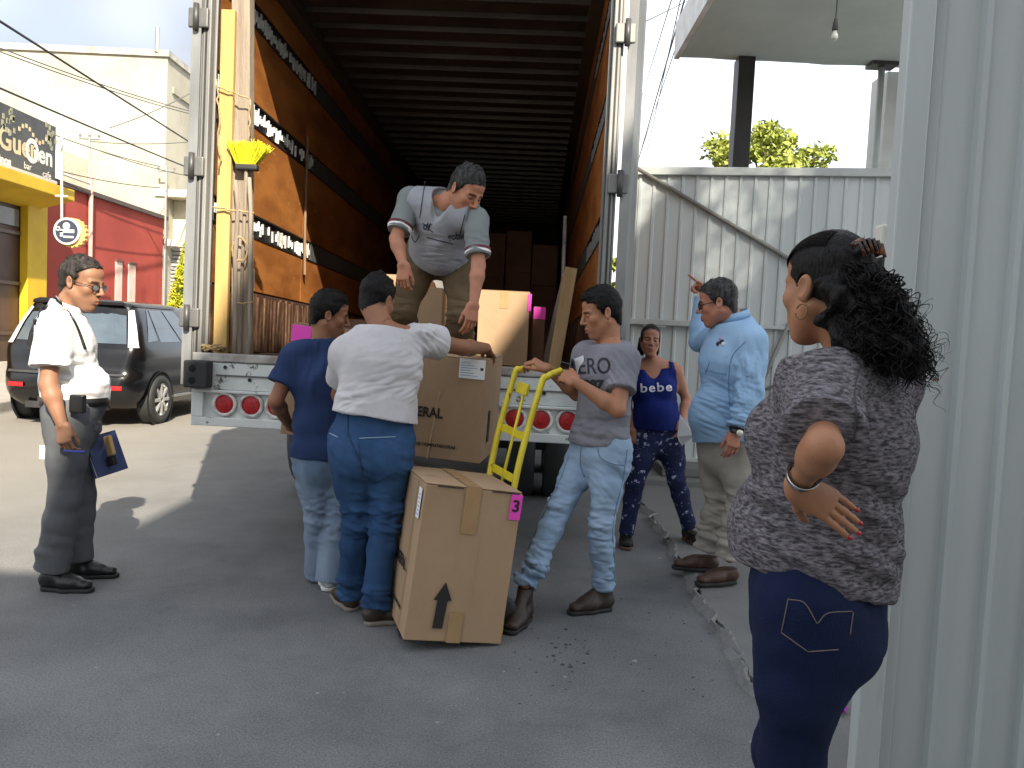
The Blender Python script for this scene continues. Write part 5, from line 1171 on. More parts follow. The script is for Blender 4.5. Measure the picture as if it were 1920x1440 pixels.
def project_text(name, txt, size, m, person, VQ, center, right, up, bold=0.0, sx=1.0, off=.003, spacing=1.0, parent=None, mesh=None):
    "lettering laid onto a garment: cast from outside along the view normal"
    V, Q = VQ; bv = BVHTree.FromPolygons([Vector(p) for p in V], [tuple(q) for q in Q]); me = mesh or text_mesh(txt, size, 0, bold, spacing)
    bm = bmesh.new(); bm.from_mesh(me); bmesh.ops.triangulate(bm, faces=bm.faces); bmesh.ops.subdivide_edges(bm, edges=[e for e in bm.edges if e.calc_length() > .012], cuts=2, use_grid_fill=True); bm.to_mesh(me); bm.free()
    right = nrm(right); up = nrm(np.asarray(up)-right*(np.asarray(up)@right)); n = np.cross(right, up)
    for v in me.vertices:
        p = np.asarray(center)+right*v.co.x*sx+up*v.co.y; hit = bv.ray_cast(Vector(p+n*.35), Vector(-n))
        q = np.array(hit[0])+n*off if hit[0] is not None else p
        v.co = Vector(q-person.base)
    return link(name, me, m, parent or person.root)
# ================================================================== THE CAST
BLACKHAIR = hairmat('hair_black', (.0045, .004, .004)); GREYHAIR = hairmat('hair_grey', (.018, .018, .018), (.10, .10, .10)); DARKBROWN = hairmat('hair_dark_brown', (.008, .006, .005), (.02, .014, .012)); SALT = hairmat('hair_salt', (.014, .011, .010), (.07, .062, .055))
glassm = mat('spectacle_lens', (.25, .27, .27), rough=.05, spec=.8); framem = mat('spectacle_frame', (.01, .01, .01), rough=.3)
leather = mat('black_leather', (.012, .012, .012), rough=.35, bump=.15, bs=200); sole_b = mat('sole_black', (.015, .015, .015), rough=.7); brownl = mat('brown_leather', (.06, .03, .018), rough=.5, var=.25, vs=14, bump=.2, bs=150)
darkl = mat('dark_brown_leather', (.035, .022, .015), rough=.5, var=.3, vs=12, bump=.25, bs=120); sole_t = mat('sole_tan', (.22, .19, .16), rough=.8)
def glasses(p, lens=True, thin=.0022):
    mb = MB()
    for s in (-1, 1):
        P = [p.hp_(s*(.033+.024*math.cos(a)), .103-.010*abs(math.cos(a))*(s*math.cos(a)*s > 0), .009+.017*math.sin(a)) for a in np.linspace(0, 2*math.pi, 15)]; mb.tube(P, thin, 5)
        mb.tube([p.hp_(s*.057, .094, .014), p.hp_(s*.077, .05, .014), p.hp_(s*.080, -.008, .012), p.hp_(s*.078, -.025, -.004)], thin, 5)
    mb.tube([p.hp_(-.010, .104, .012), p.hp_(0, .108, .014), p.hp_(.010, .104, .012)], thin, 5)
    g_ = p.deco('glasses', mb, framem)
    if lens:
        for s in (-1, 1):
            l_ = MB(); c = p.hp_(s*.033, .102, .009); ring_ = [p.hp_(s*(.033+.022*math.cos(a)), .100, .009+.0155*math.sin(a)) for a in np.linspace(0, 2*math.pi, 13)[:-1]]
            l_.add([c]+ring_, [(0, i+1, (i+1) % 12+1) for i in range(12)]); p.deco('lens', l_, glassm, parent=g_)
    return g_
def collar_ring(p, name, m, r0, r1, h0, h1, center, up, side, dep=1.0, gap=None, wob=.0):
    "stand-up band round the neck"
    up = nrm(up); x_ = nrm(np.asarray(side)-up*(np.asarray(side)@up)); y_ = np.cross(up, x_); V = []; n = 40
    for i in range(n):
        a = 2*math.pi*i/n
        for r_, h_ in ((r0, h0), (r0+.004, h1), (r1, h1-.004), (r1+.006, h0-.012)):
            V.append(np.asarray(center)+x_*r_*math.cos(a)+y_*r_*dep*math.sin(a)+up*(h_+wob*math.sin(2*a)))
    mb = MB().add(V, [(i*4+k_, ((i+1) % n)*4+k_, ((i+1) % n)*4+(k_+1) % 4, i*4+(k_+1) % 4) for i in range(n) for k_ in range(4)]); return p.deco(name, mb, m)

# ---------------------------------------------------------------- 1. man in white shirt at far left
p = Person('man in white short-sleeved shirt and grey trousers at left, holding papers, looking right', gnd(125, 1095), 'skin_tan', build=1.0, hscale=1.03, sk=(0.30, 0.158, 0.098))
p.joints(neck=at(122, 588, 4.08), sr=at(101, 612, 3.90), sl=at(124, 605, 4.28), er=at(91, 722, 3.84), wr=at(117, 798, 3.82), el=at(140, 715, 4.36), wl=at(172, 806, 4.28),
         hr=at(128, 792, 3.98), hl=at(140, 790, 4.20), kr=at(120, 935, 3.98), kl=at(150, 930, 4.22), ar=at(97, 1066, 4.00), al=at(143, 1048, 4.22)); p.prep()
upT = nrm(p.J['neck']-p.J['pel'])
p.body(); p.make_head(at(153, 534, 4.10), (.96, -.10, -.22), (.05, 0, 1), hair=dict(kind='back', top=.012, side=.006, seed=2, spike=.006), hmat=SALT, stub=.35, brow=(.2, .15, .13), neckw=1.0)
p.make_hand('r', at(121, 845, 3.80)-p.J['wr'], (-.1, -1, .1), curl=(.6, .7, .5), thumb=(.35, .5)); p.make_hand('l', at(190, 850, 4.28)-p.J['wl'], (.4, .9, .3), curl=(.9, 1.0, .6), thumb=(.3, .8)); p.finish_body()
ws = cloth('white_shirt', (.80, .79, .77), var=.03, vs=5, bump=.12, weave=500)
belt_p = at(140, 748, 4.09)
def f_(g):
    p.torso(g, grow=.012, belly=.03, deep=1.05); g.cut(belt_p-np.array([0, 0, .012]), (0.05, 0, -1)); g.cut(p.J['neck']+upT*.022, upT+p.fwd_s*.45)
    for sd in 'lr': p.arm(g, sd, grow=.020, upto=.70, flare=.024)
def po(V, Q):
    V = folds(V, Q, at(150, 700, 4.0), (.25, 0, 1), .075, .008, 3, .22); V = folds(V, Q, at(105, 660, 3.85), (.7, 0, .7), .06, .007, 4, .16); return folds(V, Q, belt_p+np.array([0, 0, .06]), (1, .6, .1), .05, .007, 6, .16)
shirt = p.garment('shirt', f_, ws, post=po)
collar_ring(p, 'collar', ws, .066, .074, .0, .034, p.J['neck']+upT*.018+p.fwd_s*.0, upT+p.fwd_s*.4, p.side_s, 1.05)
tg = cloth('grey_trousers', (.105, .11, .118), var=.08, vs=3, bump=.1, weave=700, rough=.75)
def f_(g):
    p.torso(g, grow=.012, belly=.03, deep=1.05, top=False); g.cut(belt_p+np.array([0, 0, .0]), (0, 0, 1)); 
    for sd in 'lr': p.leg(g, sd, grow=.015, flare=.032, thigh=1.02)
def po(V, Q):
    for sd in 'lr': V = folds(V, Q, p.J['a'+sd]+np.array([0, 0, .04]), (.3, 0, 1), .07, .011, 8, .14); V = folds(V, Q, p.J['k'+sd], (1, .3, .3), .11, .006, 9, .25)
    return folds(V, Q, p.J['pel'], (.8, .3, .6), .09, .007, 10, .18)
p.garment('trousers', f_, tg, post=po)
# belt, phone pouch
bl = MB(); n = 40; bc_ = belt_p-np.array([0, 0, .006])
for i in range(n):
    a = 2*math.pi*i/n; dirv = np.array([math.cos(a), math.sin(a), 0]); 
    rx = .150 if dirv[0] < 0 else .172
    for dr, dz in ((-.012, -.02), (.004, -.02), (.004, .02), (-.012, .02)): bl.v.append(tuple(p.J['pel']*np.array([1, 1, 0])+np.array([.005, 0, bc_[2]+dz])+dirv*np.array([rx, .176, 0])*(1+dr*6)*.97))
bl.f = [(i*4+k_, ((i+1) % n)*4+k_, ((i+1) % n)*4+(k_+1) % 4, i*4+(k_+1) % 4) for i in range(n) for k_ in range(4)]
belt = p.deco('belt', bl, leather)
c = at(146, 757, 3.88); p.deco('phone_pouch', MB().box(c-np.array([.035, .02, .045]), c+np.array([.035, .02, .045])), leather, smooth=False, bevel=.008, parent=belt)
def strap(P, wdt, name='strap', m=leather, nrmv=(0, -1, 0)):
    V = []; P = [np.array(q, float) for q in P]
    for i, q in enumerate(P):
        d = nrm(P[min(i+1, len(P)-1)]-P[max(i-1, 0)]); s_ = nrm(np.cross(d, nrmv)); V += [q-s_*wdt/2, q+s_*wdt/2, q+s_*wdt/2+np.array(nrmv)*.004, q-s_*wdt/2+np.array(nrmv)*.004]
    F_ = [(i*4+k_, i*4+(k_+1) % 4, i*4+4+(k_+1) % 4, i*4+4+k_) for i in range(len(P)-1) for k_ in range(4)]
    return p.deco(name, MB().add(V, F_), m)
def hug(P, VQ, off=.006, view=None):
    "pull points onto a garment along the line of sight"
    bv = BVHTree.FromPolygons([Vector(q) for q in VQ[0]], [tuple(q) for q in VQ[1]]); out = []
    for q in P:
        d = nrm(np.asarray(q)-CP); h_ = bv.ray_cast(Vector(CP), Vector(d), 30)
        out.append(np.array(h_[0])-d*off if h_[0] is not None else np.asarray(q))
    return out
SV = (p.loc(np.zeros((1, 3))), None)
sv = np.array([v.co for v in shirt.data.vertices])+p.base; sq = np.array([list(f.vertices) for f in shirt.data.polygons])
strap(hug([at(x, y, 4.0) for x, y in curve([np.array(q+(0,))for q in ((104, 552), (122, 575), (140, 605), (152, 632), (158, 650))], 5) for _ in (0,)] if False else [at(q[0], q[1], 4.0) for q in curve([(104., 556.), (122., 577.), (140., 605.), (152., 632.), (160., 655.)], 4)], (sv, sq)), .018, 'lanyard')
strap(hug([at(q[0], q[1], 4.0) for q in curve([(84., 572.), (68., 600.), (60., 630.), (56., 648.)], 4)], (sv, sq)), .03, 'bag_strap')
glasses(p); p.shoe('r', (1, -.05), leather, sole_b, length=.29); p.shoe('l', (1, .1), leather, sole_b, length=.29)
# things in his hands and pocket
c = at(196, 850, 4.24)
bk = empty('notebook', c, (R(10), R(-18), R(-30)), 'dark blue notebook with papers held at the side of the man at left', 'book')
MB().box((-.012, -.09, -.115), (-.004, .09, .105)).build('cover', mat('blue_cover', (.04, .06, .16), rough=.5), bk, bevel=.002); MB().box((.012, -.09, -.115), (.02, .09, .105)).build('cover', mat('blue_cover', (.04, .06, .16)), bk, bevel=.002)
MB().box((-.0035, -.085, -.112), (.0115, .083, .10)).build('pages', pap, bk)
c = at(206, 838, 4.20)
wl_ = empty('wallet', c, (R(5), R(-15), R(-20)), 'tan and black wallet tucked against the blue notebook', 'wallet')
MB().box((-.02, -.012, -.045), (.022, .012, .06)).build('tan_flap', mat('tan_leather', (.52, .33, .13), rough=.6), wl_, bevel=.006); MB().box((-.035, -.012, -.10), (.01, .014, -.048)).build('dark_body', leather, wl_, bevel=.006)
c = at(140, 846, 3.80); setp(MB().tube([c-np.array([.05, .0, .0]), c+np.array([.055, -.01, .0])], .006, 8).build('pen', mat('pen_blue', (.03, .06, .35), rough=.3), smooth=True), 'blue pen held in the lowered hand of the man at left', 'pen')
c = at(87, 848, 4.06); setp(MB().box((c[0]-.035, 4.058, c[2]-.035), (c[0]+.06, 4.062, c[2]+.035)).build('folded_paper', pap), 'white folded paper sticking out behind the grey trousers', 'paper')

# ---------------------------------------------------------------- 2. man in navy
p = Person('man in navy T-shirt seen from behind, head turned right, hugging a box', gnd(605, 1105), 'skin_brown', build=.97, hscale=.97, sk=(0.283, 0.136, 0.077))
p.joints(neck=at(604, 641, 4.36), sl=at(552, 672, 4.32), sr=at(655, 668, 4.46), el=at(517, 752, 4.26), wl=at(541, 796, 4.50), er=at(672, 742, 4.62), wr=at(680, 780, 4.62),
         hl=at(583, 868, 4.34), hr=at(640, 866, 4.42), kl=at(594, 975, 4.28), kr=at(628, 975, 4.30), al=at(596, 1078, 4.36), ar=at(616, 1092, 4.22)); p.prep(); upT = nrm(p.J['neck']-p.J['pel'])
p.body(); p.make_head(at(617, 592, 4.37), (.90, .30, -.25), (.18, -.05, 1), hair=dict(kind='normal', top=.018, side=.009, seed=4, spike=.008), hmat=BLACKHAIR, stub=.2)
p.make_hand('l', (.55, .6, -.45), (-.75, -.2, .2), curl=(.5, .6, .4), thumb=(.6, .3)); p.make_hand('r', (0, 1, -.2), (.8, 0, .5)); p.finish_body()
nv = cloth('navy_tee', (.018, .036, .10), col2=(.027, .05, .13), vs=3, bump=.15, weave=600)
def f_(g):
    p.torso(g, grow=.018, deep=1.06, butt=0, w=1.0, waist=1.06); g.seg(p.J['pel']+upT*.05, p.J['pel']-np.array([0, 0, .10]), (.178, .140), (.182, .150), side=p.side_h, k=.05); g.cut(at(590, 856, 4.35), (0, 0, -1)); g.cut(p.J['neck']+upT*.015, upT)
    for sd in 'lr': p.arm(g, sd, grow=.022, upto=.62, flare=.018)
def po(V, Q):
    V = folds(V, Q, at(590, 800, 4.2), (.3, 0, 1), .11, .007, 13, .22); V = folds(V, Q, at(565, 690, 4.25), (.8, 0, .6), .07, .009, 14, .14); return folds(V, Q, at(620, 680, 4.3), (1, 0, -.2), .08, .008, 15, .18)
p.garment('t_shirt', f_, nv, post=po); collar_ring(p, 'neckband', nv, .064, .069, .0, .016, p.J['neck']+upT*.004, upT, p.side_s, 1.02)
j1 = denim('washed_denim', (.10, .155, .235), (.26, .33, .42), fade=4, lo=.4, hi=.68)
def f_(g):
    p.torso(g, grow=.008, deep=1.0, butt=1.0, top=False); g.cut(p.J['pel']+np.array([0, 0, .1]), (0, 0, 1))
    for sd in 'lr': p.leg(g, sd, grow=.011, flare=.028)
def legpost(p, amp=.009, seed=20):
    def po(V, Q):
        for sd in 'lr':
            V = folds(V, Q, p.J['a'+sd]+np.array([0, 0, .07]), (.15, .1, 1), .055, amp*1.25, seed, .15); V = folds(V, Q, p.J['k'+sd], (.1, 0, 1), .05, amp, seed+1, .12); V = folds(V, Q, p.J['h'+sd]-np.array([0, 0, .08]), (.5, 0, .9), .07, amp*.8, seed+2, .14)
        return V+vnormals(V, Q)*(.002*noise3(V, 45, seed+3, 2))[:, None]
    return po
p.garment('jeans', f_, j1, post=legpost(p, .012, 20))
snk = mat('sneaker_grey', (.42, .42, .42), rough=.7, var=.35, vs=30); solew = mat('sole_white', (.72, .72, .70), rough=.7)
p.shoe('l', (-.1, 1), snk, solew); p.shoe('r', (-.25, .9), snk, solew)

# ---------------------------------------------------------------- 3. man in white T-shirt, back to us
p = Person('stout man in off-white T-shirt and blue jeans seen from behind, arm over a carton', gnd(680, 1178), 'skin_brown', build=1.09, hscale=.97, sk=(0.283, 0.136, 0.077))
p.joints(neck=at(722, 622, 3.98), sl=at(650, 664, 3.94), sr=at(778, 634, 4.04), el=at(637, 740, 4.16), wl=at(672, 776, 4.44), er=at(868, 652, 4.26), wr=at(912, 652, 4.48),
         hl=at(658, 838, 3.84), hr=at(734, 842, 3.90), kl=at(668, 978, 3.84), kr=at(722, 980, 3.80), al=at(657, 1116, 3.93), ar=at(704, 1140, 3.74)); p.prep(); upT = nrm(p.J['neck']-p.J['pel'])
p.body(); p.make_head(at(706, 566, 4.08), (.40, .86, -.34), (.10, .12, 1), hair=dict(kind='normal', top=.020, side=.006, seed=7, spike=.010), hmat=BLACKHAIR, wide=1.05, neckw=1.12)
p.make_hand('r', (.35, .75, -.50), (.25, -.2, .9), curl=(.5, .6, .4), thumb=(.3, .5)); p.make_hand('l', (.4, .8, -.3), (-.8, 0, .5)); p.finish_body()
wt = cloth('white_tee', (.52, .51, .525), col2=(.57, .56, .575), vs=3, bump=.15, weave=600)
hemp = at(700, 783, 3.85)
def f_(g):
    p.torso(g, grow=.020, deep=1.15, w=1.0, waist=1.10); g.seg(p.J['pel']+upT*.08, p.J['pel']-np.array([0, 0, .03]), (.197, .160), (.200, .165), side=p.side_h, k=.05); g.cut(hemp, np.array([-.13, -.12, -1])); g.cut(p.J['neck']+upT*.012, upT)
    p.arm(g, 'r', grow=.024, upto=.52, flare=.016); p.arm(g, 'l', grow=.022, upto=.6, flare=.014)
def po(V, Q):
    V = folds(V, Q, at(775, 715, 3.85), (-.35, 0, 1), .050, .010, 31, .16); V = folds(V, Q, at(735, 745, 3.75), (-.30, 0, 1), .065, .007, 32, .2); V = folds(V, Q, at(640, 760, 3.8), (-.3, 0, 1), .05, .006, 33, .15)
    return folds(V, Q, at(800, 625, 4.0), (.6, .2, .9), .05, .008, 34, .12)
p.garment('t_shirt', f_, wt, post=po, h=.0055); collar_ring(p, 'neckband', wt, .072, .077, .0, .016, p.J['neck']+upT*.002, upT, p.side_s, 1.02)
j2 = denim('blue_denim', (.014, .040, .105), (.042, .104, .222), fade=4.5, lo=.32, hi=.7)
def f_(g):
    p.torso(g, grow=.008, deep=1.05, butt=1.04, top=False); g.cut(p.J['pel']+np.array([0, 0, .19]), (0, 0, 1))
    for sd in 'lr': p.leg(g, sd, grow=.009, flare=.024, thigh=1.02)
jn = p.garment('jeans', f_, j2, post=legpost(p, .012, 36)); jv = p.last
stitch = mat('pale_stitch', (.20, .30, .42), rough=.8)
def seam(P2, Y, VQ, r, m, name='seam', parent=None):
    pts_ = hug([at(x, y, Y) for x, y in P2], VQ, off=.0015); p.deco(name, MB().tube(pts_, r, 5), m, parent=parent)
def lin(a, b_, n=12): return [(a[0]+(b_[0]-a[0])*i/n, a[1]+(b_[1]-a[1])*i/n) for i in range(n+1)]
seam(lin((652, 778), (652, 812), 6)+lin((652, 812), (668, 850), 8)+lin((668, 850), (682, 880), 6), 3.8, jv, .0035, mat('denim_seam', (.012, .04, .09), rough=.9), parent=jn)
seam(lin((674, 822), (742, 819), 14), 3.8, jv, .003, stitch, 'pocket_edge', parent=jn); seam(lin((672, 828), (679, 890), 10)+lin((679, 890), (706, 905), 6)+lin((706, 905), (738, 888), 6), 3.8, jv, .0025, mat('denim_seam', (.012, .04, .09)), 'pocket_edge', parent=jn)
seam(lin((618, 812), (634, 820), 6), 3.8, jv, .003, stitch, 'pocket_edge', parent=jn)
p.shoe('l', (-.35, .55), darkl, sole_t, length=.28); p.shoe('r', (.85, .40), darkl, sole_t, length=.28)

# ---------------------------------------------------------------- 4. man bending in the trailer
FL = tf(.0, 5.3)
a = at(805, 660, 5.3)
p = Person('man in pale grey vest and khaki trousers bending forward inside the trailer', (a[0], 5.3, FL), 'skin_light', build=1.0, hscale=1.08, sk=(0.472, 0.224, 0.147))
p.joints(neck=at(836, 384, 4.80), sr=at(768, 374, 4.88), sl=at(893, 408, 4.70), er=at(743, 448, 4.78), wr=at(756, 496, 4.70), el=at(897, 498, 4.62), wl=at(888, 572, 4.56),
         hr=at(790, 482, 5.16), hl=at(862, 480, 5.12), kr=at(757, 580, 5.06), kl=at(864, 585, 5.02), ar=at(757, 652, 5.30), al=at(858, 652, 5.30)); p.prep(); upT = nrm(p.J['neck']-p.J['pel'])
p.body(); p.make_head(at(872, 360, 4.70), (.60, -.52, -.62), (.32, -.25, 1), hair=dict(kind='normal', top=.016, side=.007, seed=9, spike=.012), hmat=GREYHAIR, brow=(.2, .16, .15), stub=.1, neckw=1.1)
p.make_hand('r', (-.02, -.1, -1), (-.3, -.9, 0), curl=(.5, .7, .5), thumb=(.4, .4), sc=1.08); p.make_hand('l', (-.08, -.1, -1), (.5, -.8, 0), curl=(.35, .45, .3), thumb=(.4, .4), sc=1.08); p.finish_body()
tee = cloth('grey_tee', (.20, .225, .225), var=.06, vs=4, bump=.15, weave=600)
def f_(g):
    p.torso(g, grow=.010, deep=1.05, belly=.03); g.cut(p.J['pel']+upT*.06, -upT); g.cut(p.J['neck']+upT*.03, upT+p.fwd_s*.3)
    for sd in 'lr': p.arm(g, sd, grow=.015, upto=.80, flare=.012)
tee_o = p.garment('t_shirt', f_, tee, post=lambda V, Q: folds(folds(V, Q, at(770, 390, 4.8), (.3, 0, 1), .05, .007, 41, .14), Q, at(900, 440, 4.7), (.2, 0, 1), .05, .007, 42, .14))
trimw = mat('cuff_white', (.8, .78, .76), rough=.8); trimr = mat('cuff_maroon', (.13, .02, .03), rough=.8)
for sd in 'lr':
    e_ = p.J['s'+sd]+(p.J['e'+sd]-p.J['s'+sd])*.80; ax_ = nrm(p.J['e'+sd]-p.J['s'+sd]); collar_ring(p, 'cuff_band', trimr, .067, .071, .0, .016, e_-ax_*.028, ax_, p.side_s); collar_ring(p, 'cuff_band', trimw, .066, .0705, .0, .012, e_-ax_*.010, ax_, p.side_s)
vestm = cloth('vest_grey', (.31, .33, .375), col2=(.365, .38, .42), vs=4, bump=.12, weave=700)
def f_(g):
    p.torso(g, grow=.026, deep=1.08, belly=.05, w=.98); g.seg(p.J['pel']+upT*.1, p.J['pel']-upT*.0+p.fwd_h*.01, (.19, .155), (.19, .16), side=p.side_h, k=.05); g.cut(p.J['pel']+upT*.04, -upT*.9-p.fwd_h*.1); 
    for sd in 'lr':
        sg_ = 1 if sd == 'r' else -1; g.cut(p.J['s'+sd]-p.side_s*sg_*.022, p.side_s*sg_+upT*.12)
    g.seg(p.J['neck']+upT*.16+p.fwd_s*.03, p.J['neck']-upT*.05+p.fwd_s*.16, .085, .02, k=.0, sub=True); g.seg(p.J['neck']-upT*.05, p.J['neck']+upT*.2, .085, .09, k=0, sub=True)
def po(V, Q):
    V = folds(V, Q, at(800, 420, 4.75), (.5, 0, .9), .07, .006, 44, .2); return folds(V, Q, at(825, 465, 4.85), (.1, 0, 1), .06, .004, 45, .2)
vest = p.garment('vest', f_, vestm, post=po); vv = p.last
vd = mat('vest_piping', (.03, .035, .05), rough=.8)
for P2 in (lin((797, 340), (787, 408), 10), lin((792, 418), (812, 436), 6), lin((872, 402), (862, 440), 8), lin((905, 402), (880, 448), 8), curve([(771., 442.), (778., 454.), (786., 442.)], 4), lin((800, 445), (850, 458), 8)):
    seam([tuple(q) for q in P2], 4.7, vv, .003, vd, 'piping', parent=vest)
project_text('lettering', 'gobierno', .05, vd, p, vv, at(866, 437, 4.7), CR*.96+CU*.1, CU, bold=.001, off=.004, parent=vest); project_text('lettering', 'df', .06, vd, p, vv, at(797, 420, 4.7), CR*.9-CU*.35, CU, bold=.001, off=.004, parent=vest)
kh = cloth('khaki_trousers', (.125, .088, .050), col2=(.165, .12, .072), vs=3, bump=.15, weave=500)
def f_(g):
    p.torso(g, grow=.012, deep=1.08, butt=1.0, top=False); g.cut(p.J['pel']+upT*.085, upT)
    for sd in 'lr': p.leg(g, sd, grow=.024, flare=.05, thigh=1.05)
p.garment('trousers', f_, kh, post=legpost(p, .009, 47)); p.shoe('r', (-.3, -1), leather, sole_b, ground=FL); p.shoe('l', (.3, -1), leather, sole_b, ground=FL)

# ---------------------------------------------------------------- 5. young man at the hand truck
p = Person('young man in grey T-shirt and pale blue jeans holding the hand truck', gnd(1120, 1150), 'skin_warm', build=.95, hscale=.965, sk=(0.389, 0.189, 0.112))
p.joints(neck=at(1143, 643, 4.10), sl=at(1172, 676, 3.94), sr=at(1098, 668, 4.24), el=at(1158, 768, 3.82), wl=at(1076, 714, 3.86), er=at(1082, 738, 4.28), wr=at(1026, 690, 4.16),
         hl=at(1146, 848, 4.02), hr=at(1100, 846, 4.18), kl=at(1128, 985, 3.99), kr=at(1052, 948, 4.04), al=at(1132, 1100, 4.08), ar=at(985, 1098, 3.87)); p.prep(); upT = nrm(p.J['neck']-p.J['pel'])
p.body(); p.make_head(at(1128, 590, 4.10), (-.94, -.18, -.30), (-.05, 0, 1), hair=dict(kind='normal', top=.024, side=.009, seed=11, quiff=.006, spike=.006), hmat=BLACKHAIR, stub=.05, lip=(.8, .5, .48))
p.make_hand('l', at(1038, 692, 3.98)-p.J['wl'], (-.25, -.75, .55), curl=(.55, .7, .5), thumb=(.5, .1)); p.make_hand('r', at(998, 674, 4.16)-p.J['wr'], (-.2, -.3, .9), curl=(.8, .9, .6), thumb=(.4, .3)); p.finish_body()
gt = cloth('heather_grey_tee', (.205, .205, .240), col2=(.25, .25, .285), vs=5, bump=.15, weave=600)
def f_(g):
    p.torso(g, grow=.012, deep=1.05); g.seg(p.J['pel']+upT*.06, p.J['pel']-np.array([0, 0, .06]), (.160, .122), (.166, .128), side=p.side_h, k=.05); g.cut(at(1120, 832, 4.1), np.array([-.02, 0, -1])); g.cut(p.J['neck']+upT*.006, upT+p.fwd_s*.3)
    p.arm(g, 'l', grow=.017, upto=.62, flare=.014); p.arm(g, 'r', grow=.015, upto=.6, flare=.012)
def po(V, Q):
    V = folds(V, Q, at(1150, 690, 3.85), (.9, 0, .5), .045, .007, 51, .11); V = folds(V, Q, at(1110, 790, 3.95), (.15, 0, 1), .055, .008, 52, .2); return folds(V, Q, at(1150, 740, 3.95), (-.5, 0, 1), .05, .007, 53, .13)
ts = p.garment('t_shirt', f_, gt, post=po); tv = p.last
collar_ring(p, 'neckband', gt, .064, .069, .0, .016, p.J['neck']-upT*.004, upT+p.fwd_s*.3, p.side_s, 1.04)
prn = mat('print_dark', (.02, .022, .03), rough=.7)
project_text('lettering', 'AERO', .115, prn, p, tv, at(1102, 688, 4.05), CR, CU, bold=.001, sx=.66, parent=ts); project_text('lettering', '1987', .06, prn, p, tv, at(1104, 722, 4.05), CR, CU, bold=.004, sx=1.0, parent=ts)
c = hug([at(1088, 684, 4.1)], tv, off=.006)[0]; p.deco('name_sticker', MB().box((-.03, -.001, -.04), (.03, .001, .04), (np.stack([nrm([.62, -.5, .3]), nrm([-.5, -.8, 0]), nrm([-.25, .1, .9])], 1), c)), pap, smooth=False)
lj = denim('light_denim', (.20, .315, .48), (.36, .48, .63), fade=3.5, lo=.3, hi=.7)
def f_(g):
    p.torso(g, grow=.008, deep=1.02, butt=.95, top=False); g.cut(p.J['pel']+np.array([0, 0, .09]), (0, 0, 1))
    for sd in 'lr': p.leg(g, sd, grow=.008, flare=.016)
def po(V, Q):
    V = legpost(p, .008, 55)(V, Q); V = folds(V, Q, p.J['ar']+np.array([.03, 0, .09]), (.4, .2, 1), .05, .010, 58, .13); return folds(V, Q, p.J['kl']-np.array([0, 0, .02]), (.1, 0, 1), .035, .006, 59, .11)
jn5 = p.garment('jeans', f_, lj, post=po); jv5 = p.last; sd5 = mat('light_denim_seam', (.16, .24, .36), rough=.9)
for P2 in (curve([(1176., 842.), (1168., 900.), (1150., 980.), (1152., 1050.), (1153., 1090.)], 6), curve([(1120., 836.), (1126., 858.), (1150., 870.), (1172., 872.)], 5), curve([(1090., 838.), (1088., 870.), (1096., 895.)], 5), curve([(1066., 856.), (1050., 900.), (1018., 960.), (990., 1030.)], 6)): seam([tuple(q) for q in P2], 4.0, jv5, .0028, sd5, 'seam', parent=jn5)
p.shoe('l', (-.88, -.42), darkl, sole_b, length=.28, height=.12, boot=.02); p.shoe('r', (-.35, -.9), darkl, sole_b, length=.29, height=.14, boot=.03)
b_ = MB(); Rm, og = p.shoe_frame

# ---------------------------------------------------------------- 6. woman in royal blue tank top
p = Person('woman in royal blue tank top and patterned navy leggings facing the camera by the gate', gnd(1225, 1018), 'skin_rose', build=.90, hscale=.85, fem=True, sk=(0.425, 0.206, 0.136))
p.joints(neck=at(1223, 682, 5.52), sr=at(1184, 694, 5.54), sl=at(1266, 697, 5.50), er=at(1176, 760, 5.60), wr=at(1184, 806, 5.46), el=at(1287, 750, 5.54), wl=at(1278, 792, 5.42),
         hr=at(1210, 822, 5.5), hl=at(1256, 822, 5.5), kr=at(1190, 910, 5.42), kl=at(1268, 900, 5.42), ar=at(1174, 1000, 5.46), al=at(1292, 988, 5.50)); p.prep(); upT = nrm(p.J['neck']-p.J['pel'])
p.body(grow=-.002, bust=.95); p.make_head(at(1219, 640, 5.47), (-.06, -1, -.02), (.04, 0, 1), hair=dict(kind='pulled', top=.006, side=.004, seed=13, rough_=.001), hmat=DARKBROWN, lip=(.75, .36, .36), wide=.96, jaw=.95)
p.make_hand('r', (.05, -.15, -1), (-.6, -.8, 0), curl=(.3, .4, .3), thumb=(.4, .3)); p.make_hand('l', (-.1, -.25, -1), (.7, -.7, 0), curl=(.7, .9, .6), thumb=(.3, .6)); p.finish_body()
mb = MB(); hb = p.hp_(0, -.10, -.05); mb.tube([p.hp_(-.05, -.07, .02), p.hp_(-.055, -.06, -.08), p.hp_(-.05, -.05, -.14)], [.03, .03, .015], 8).tube([p.hp_(.05, -.07, .02), p.hp_(.058, -.06, -.08), p.hp_(.055, -.05, -.12)], [.03, .03, .015], 8); p.deco('hair_length', mb, DARKBROWN)
rbm = cloth('royal_blue_knit', (.008, .018, .13), col2=(.012, .026, .175), vs=4, bump=.12, weave=700)
def f_(g):
    p.torso(g, grow=.011, bust=1.0, belly=.03, top=False); g.cut(at(1230, 806, 5.4), (0, 0, -1))
    g.seg(p.J['neck']+upT*.06+p.fwd_s*.06, p.J['neck']-upT*.062+p.fwd_s*.16, (.085, .10), (.062, .07), side=p.side_s, k=.01, sub=True)
    g.cut(p.J['sc']+upT*.015, upT)
    for sg_, sd in ((1, 'r'), (-1, 'l')): g.seg(p.J['s'+sd]+p.side_s*sg_*.03+upT*.05, p.J['s'+sd]+p.side_s*sg_*.05-upT*.11, .068, .075, k=.01, sub=True)
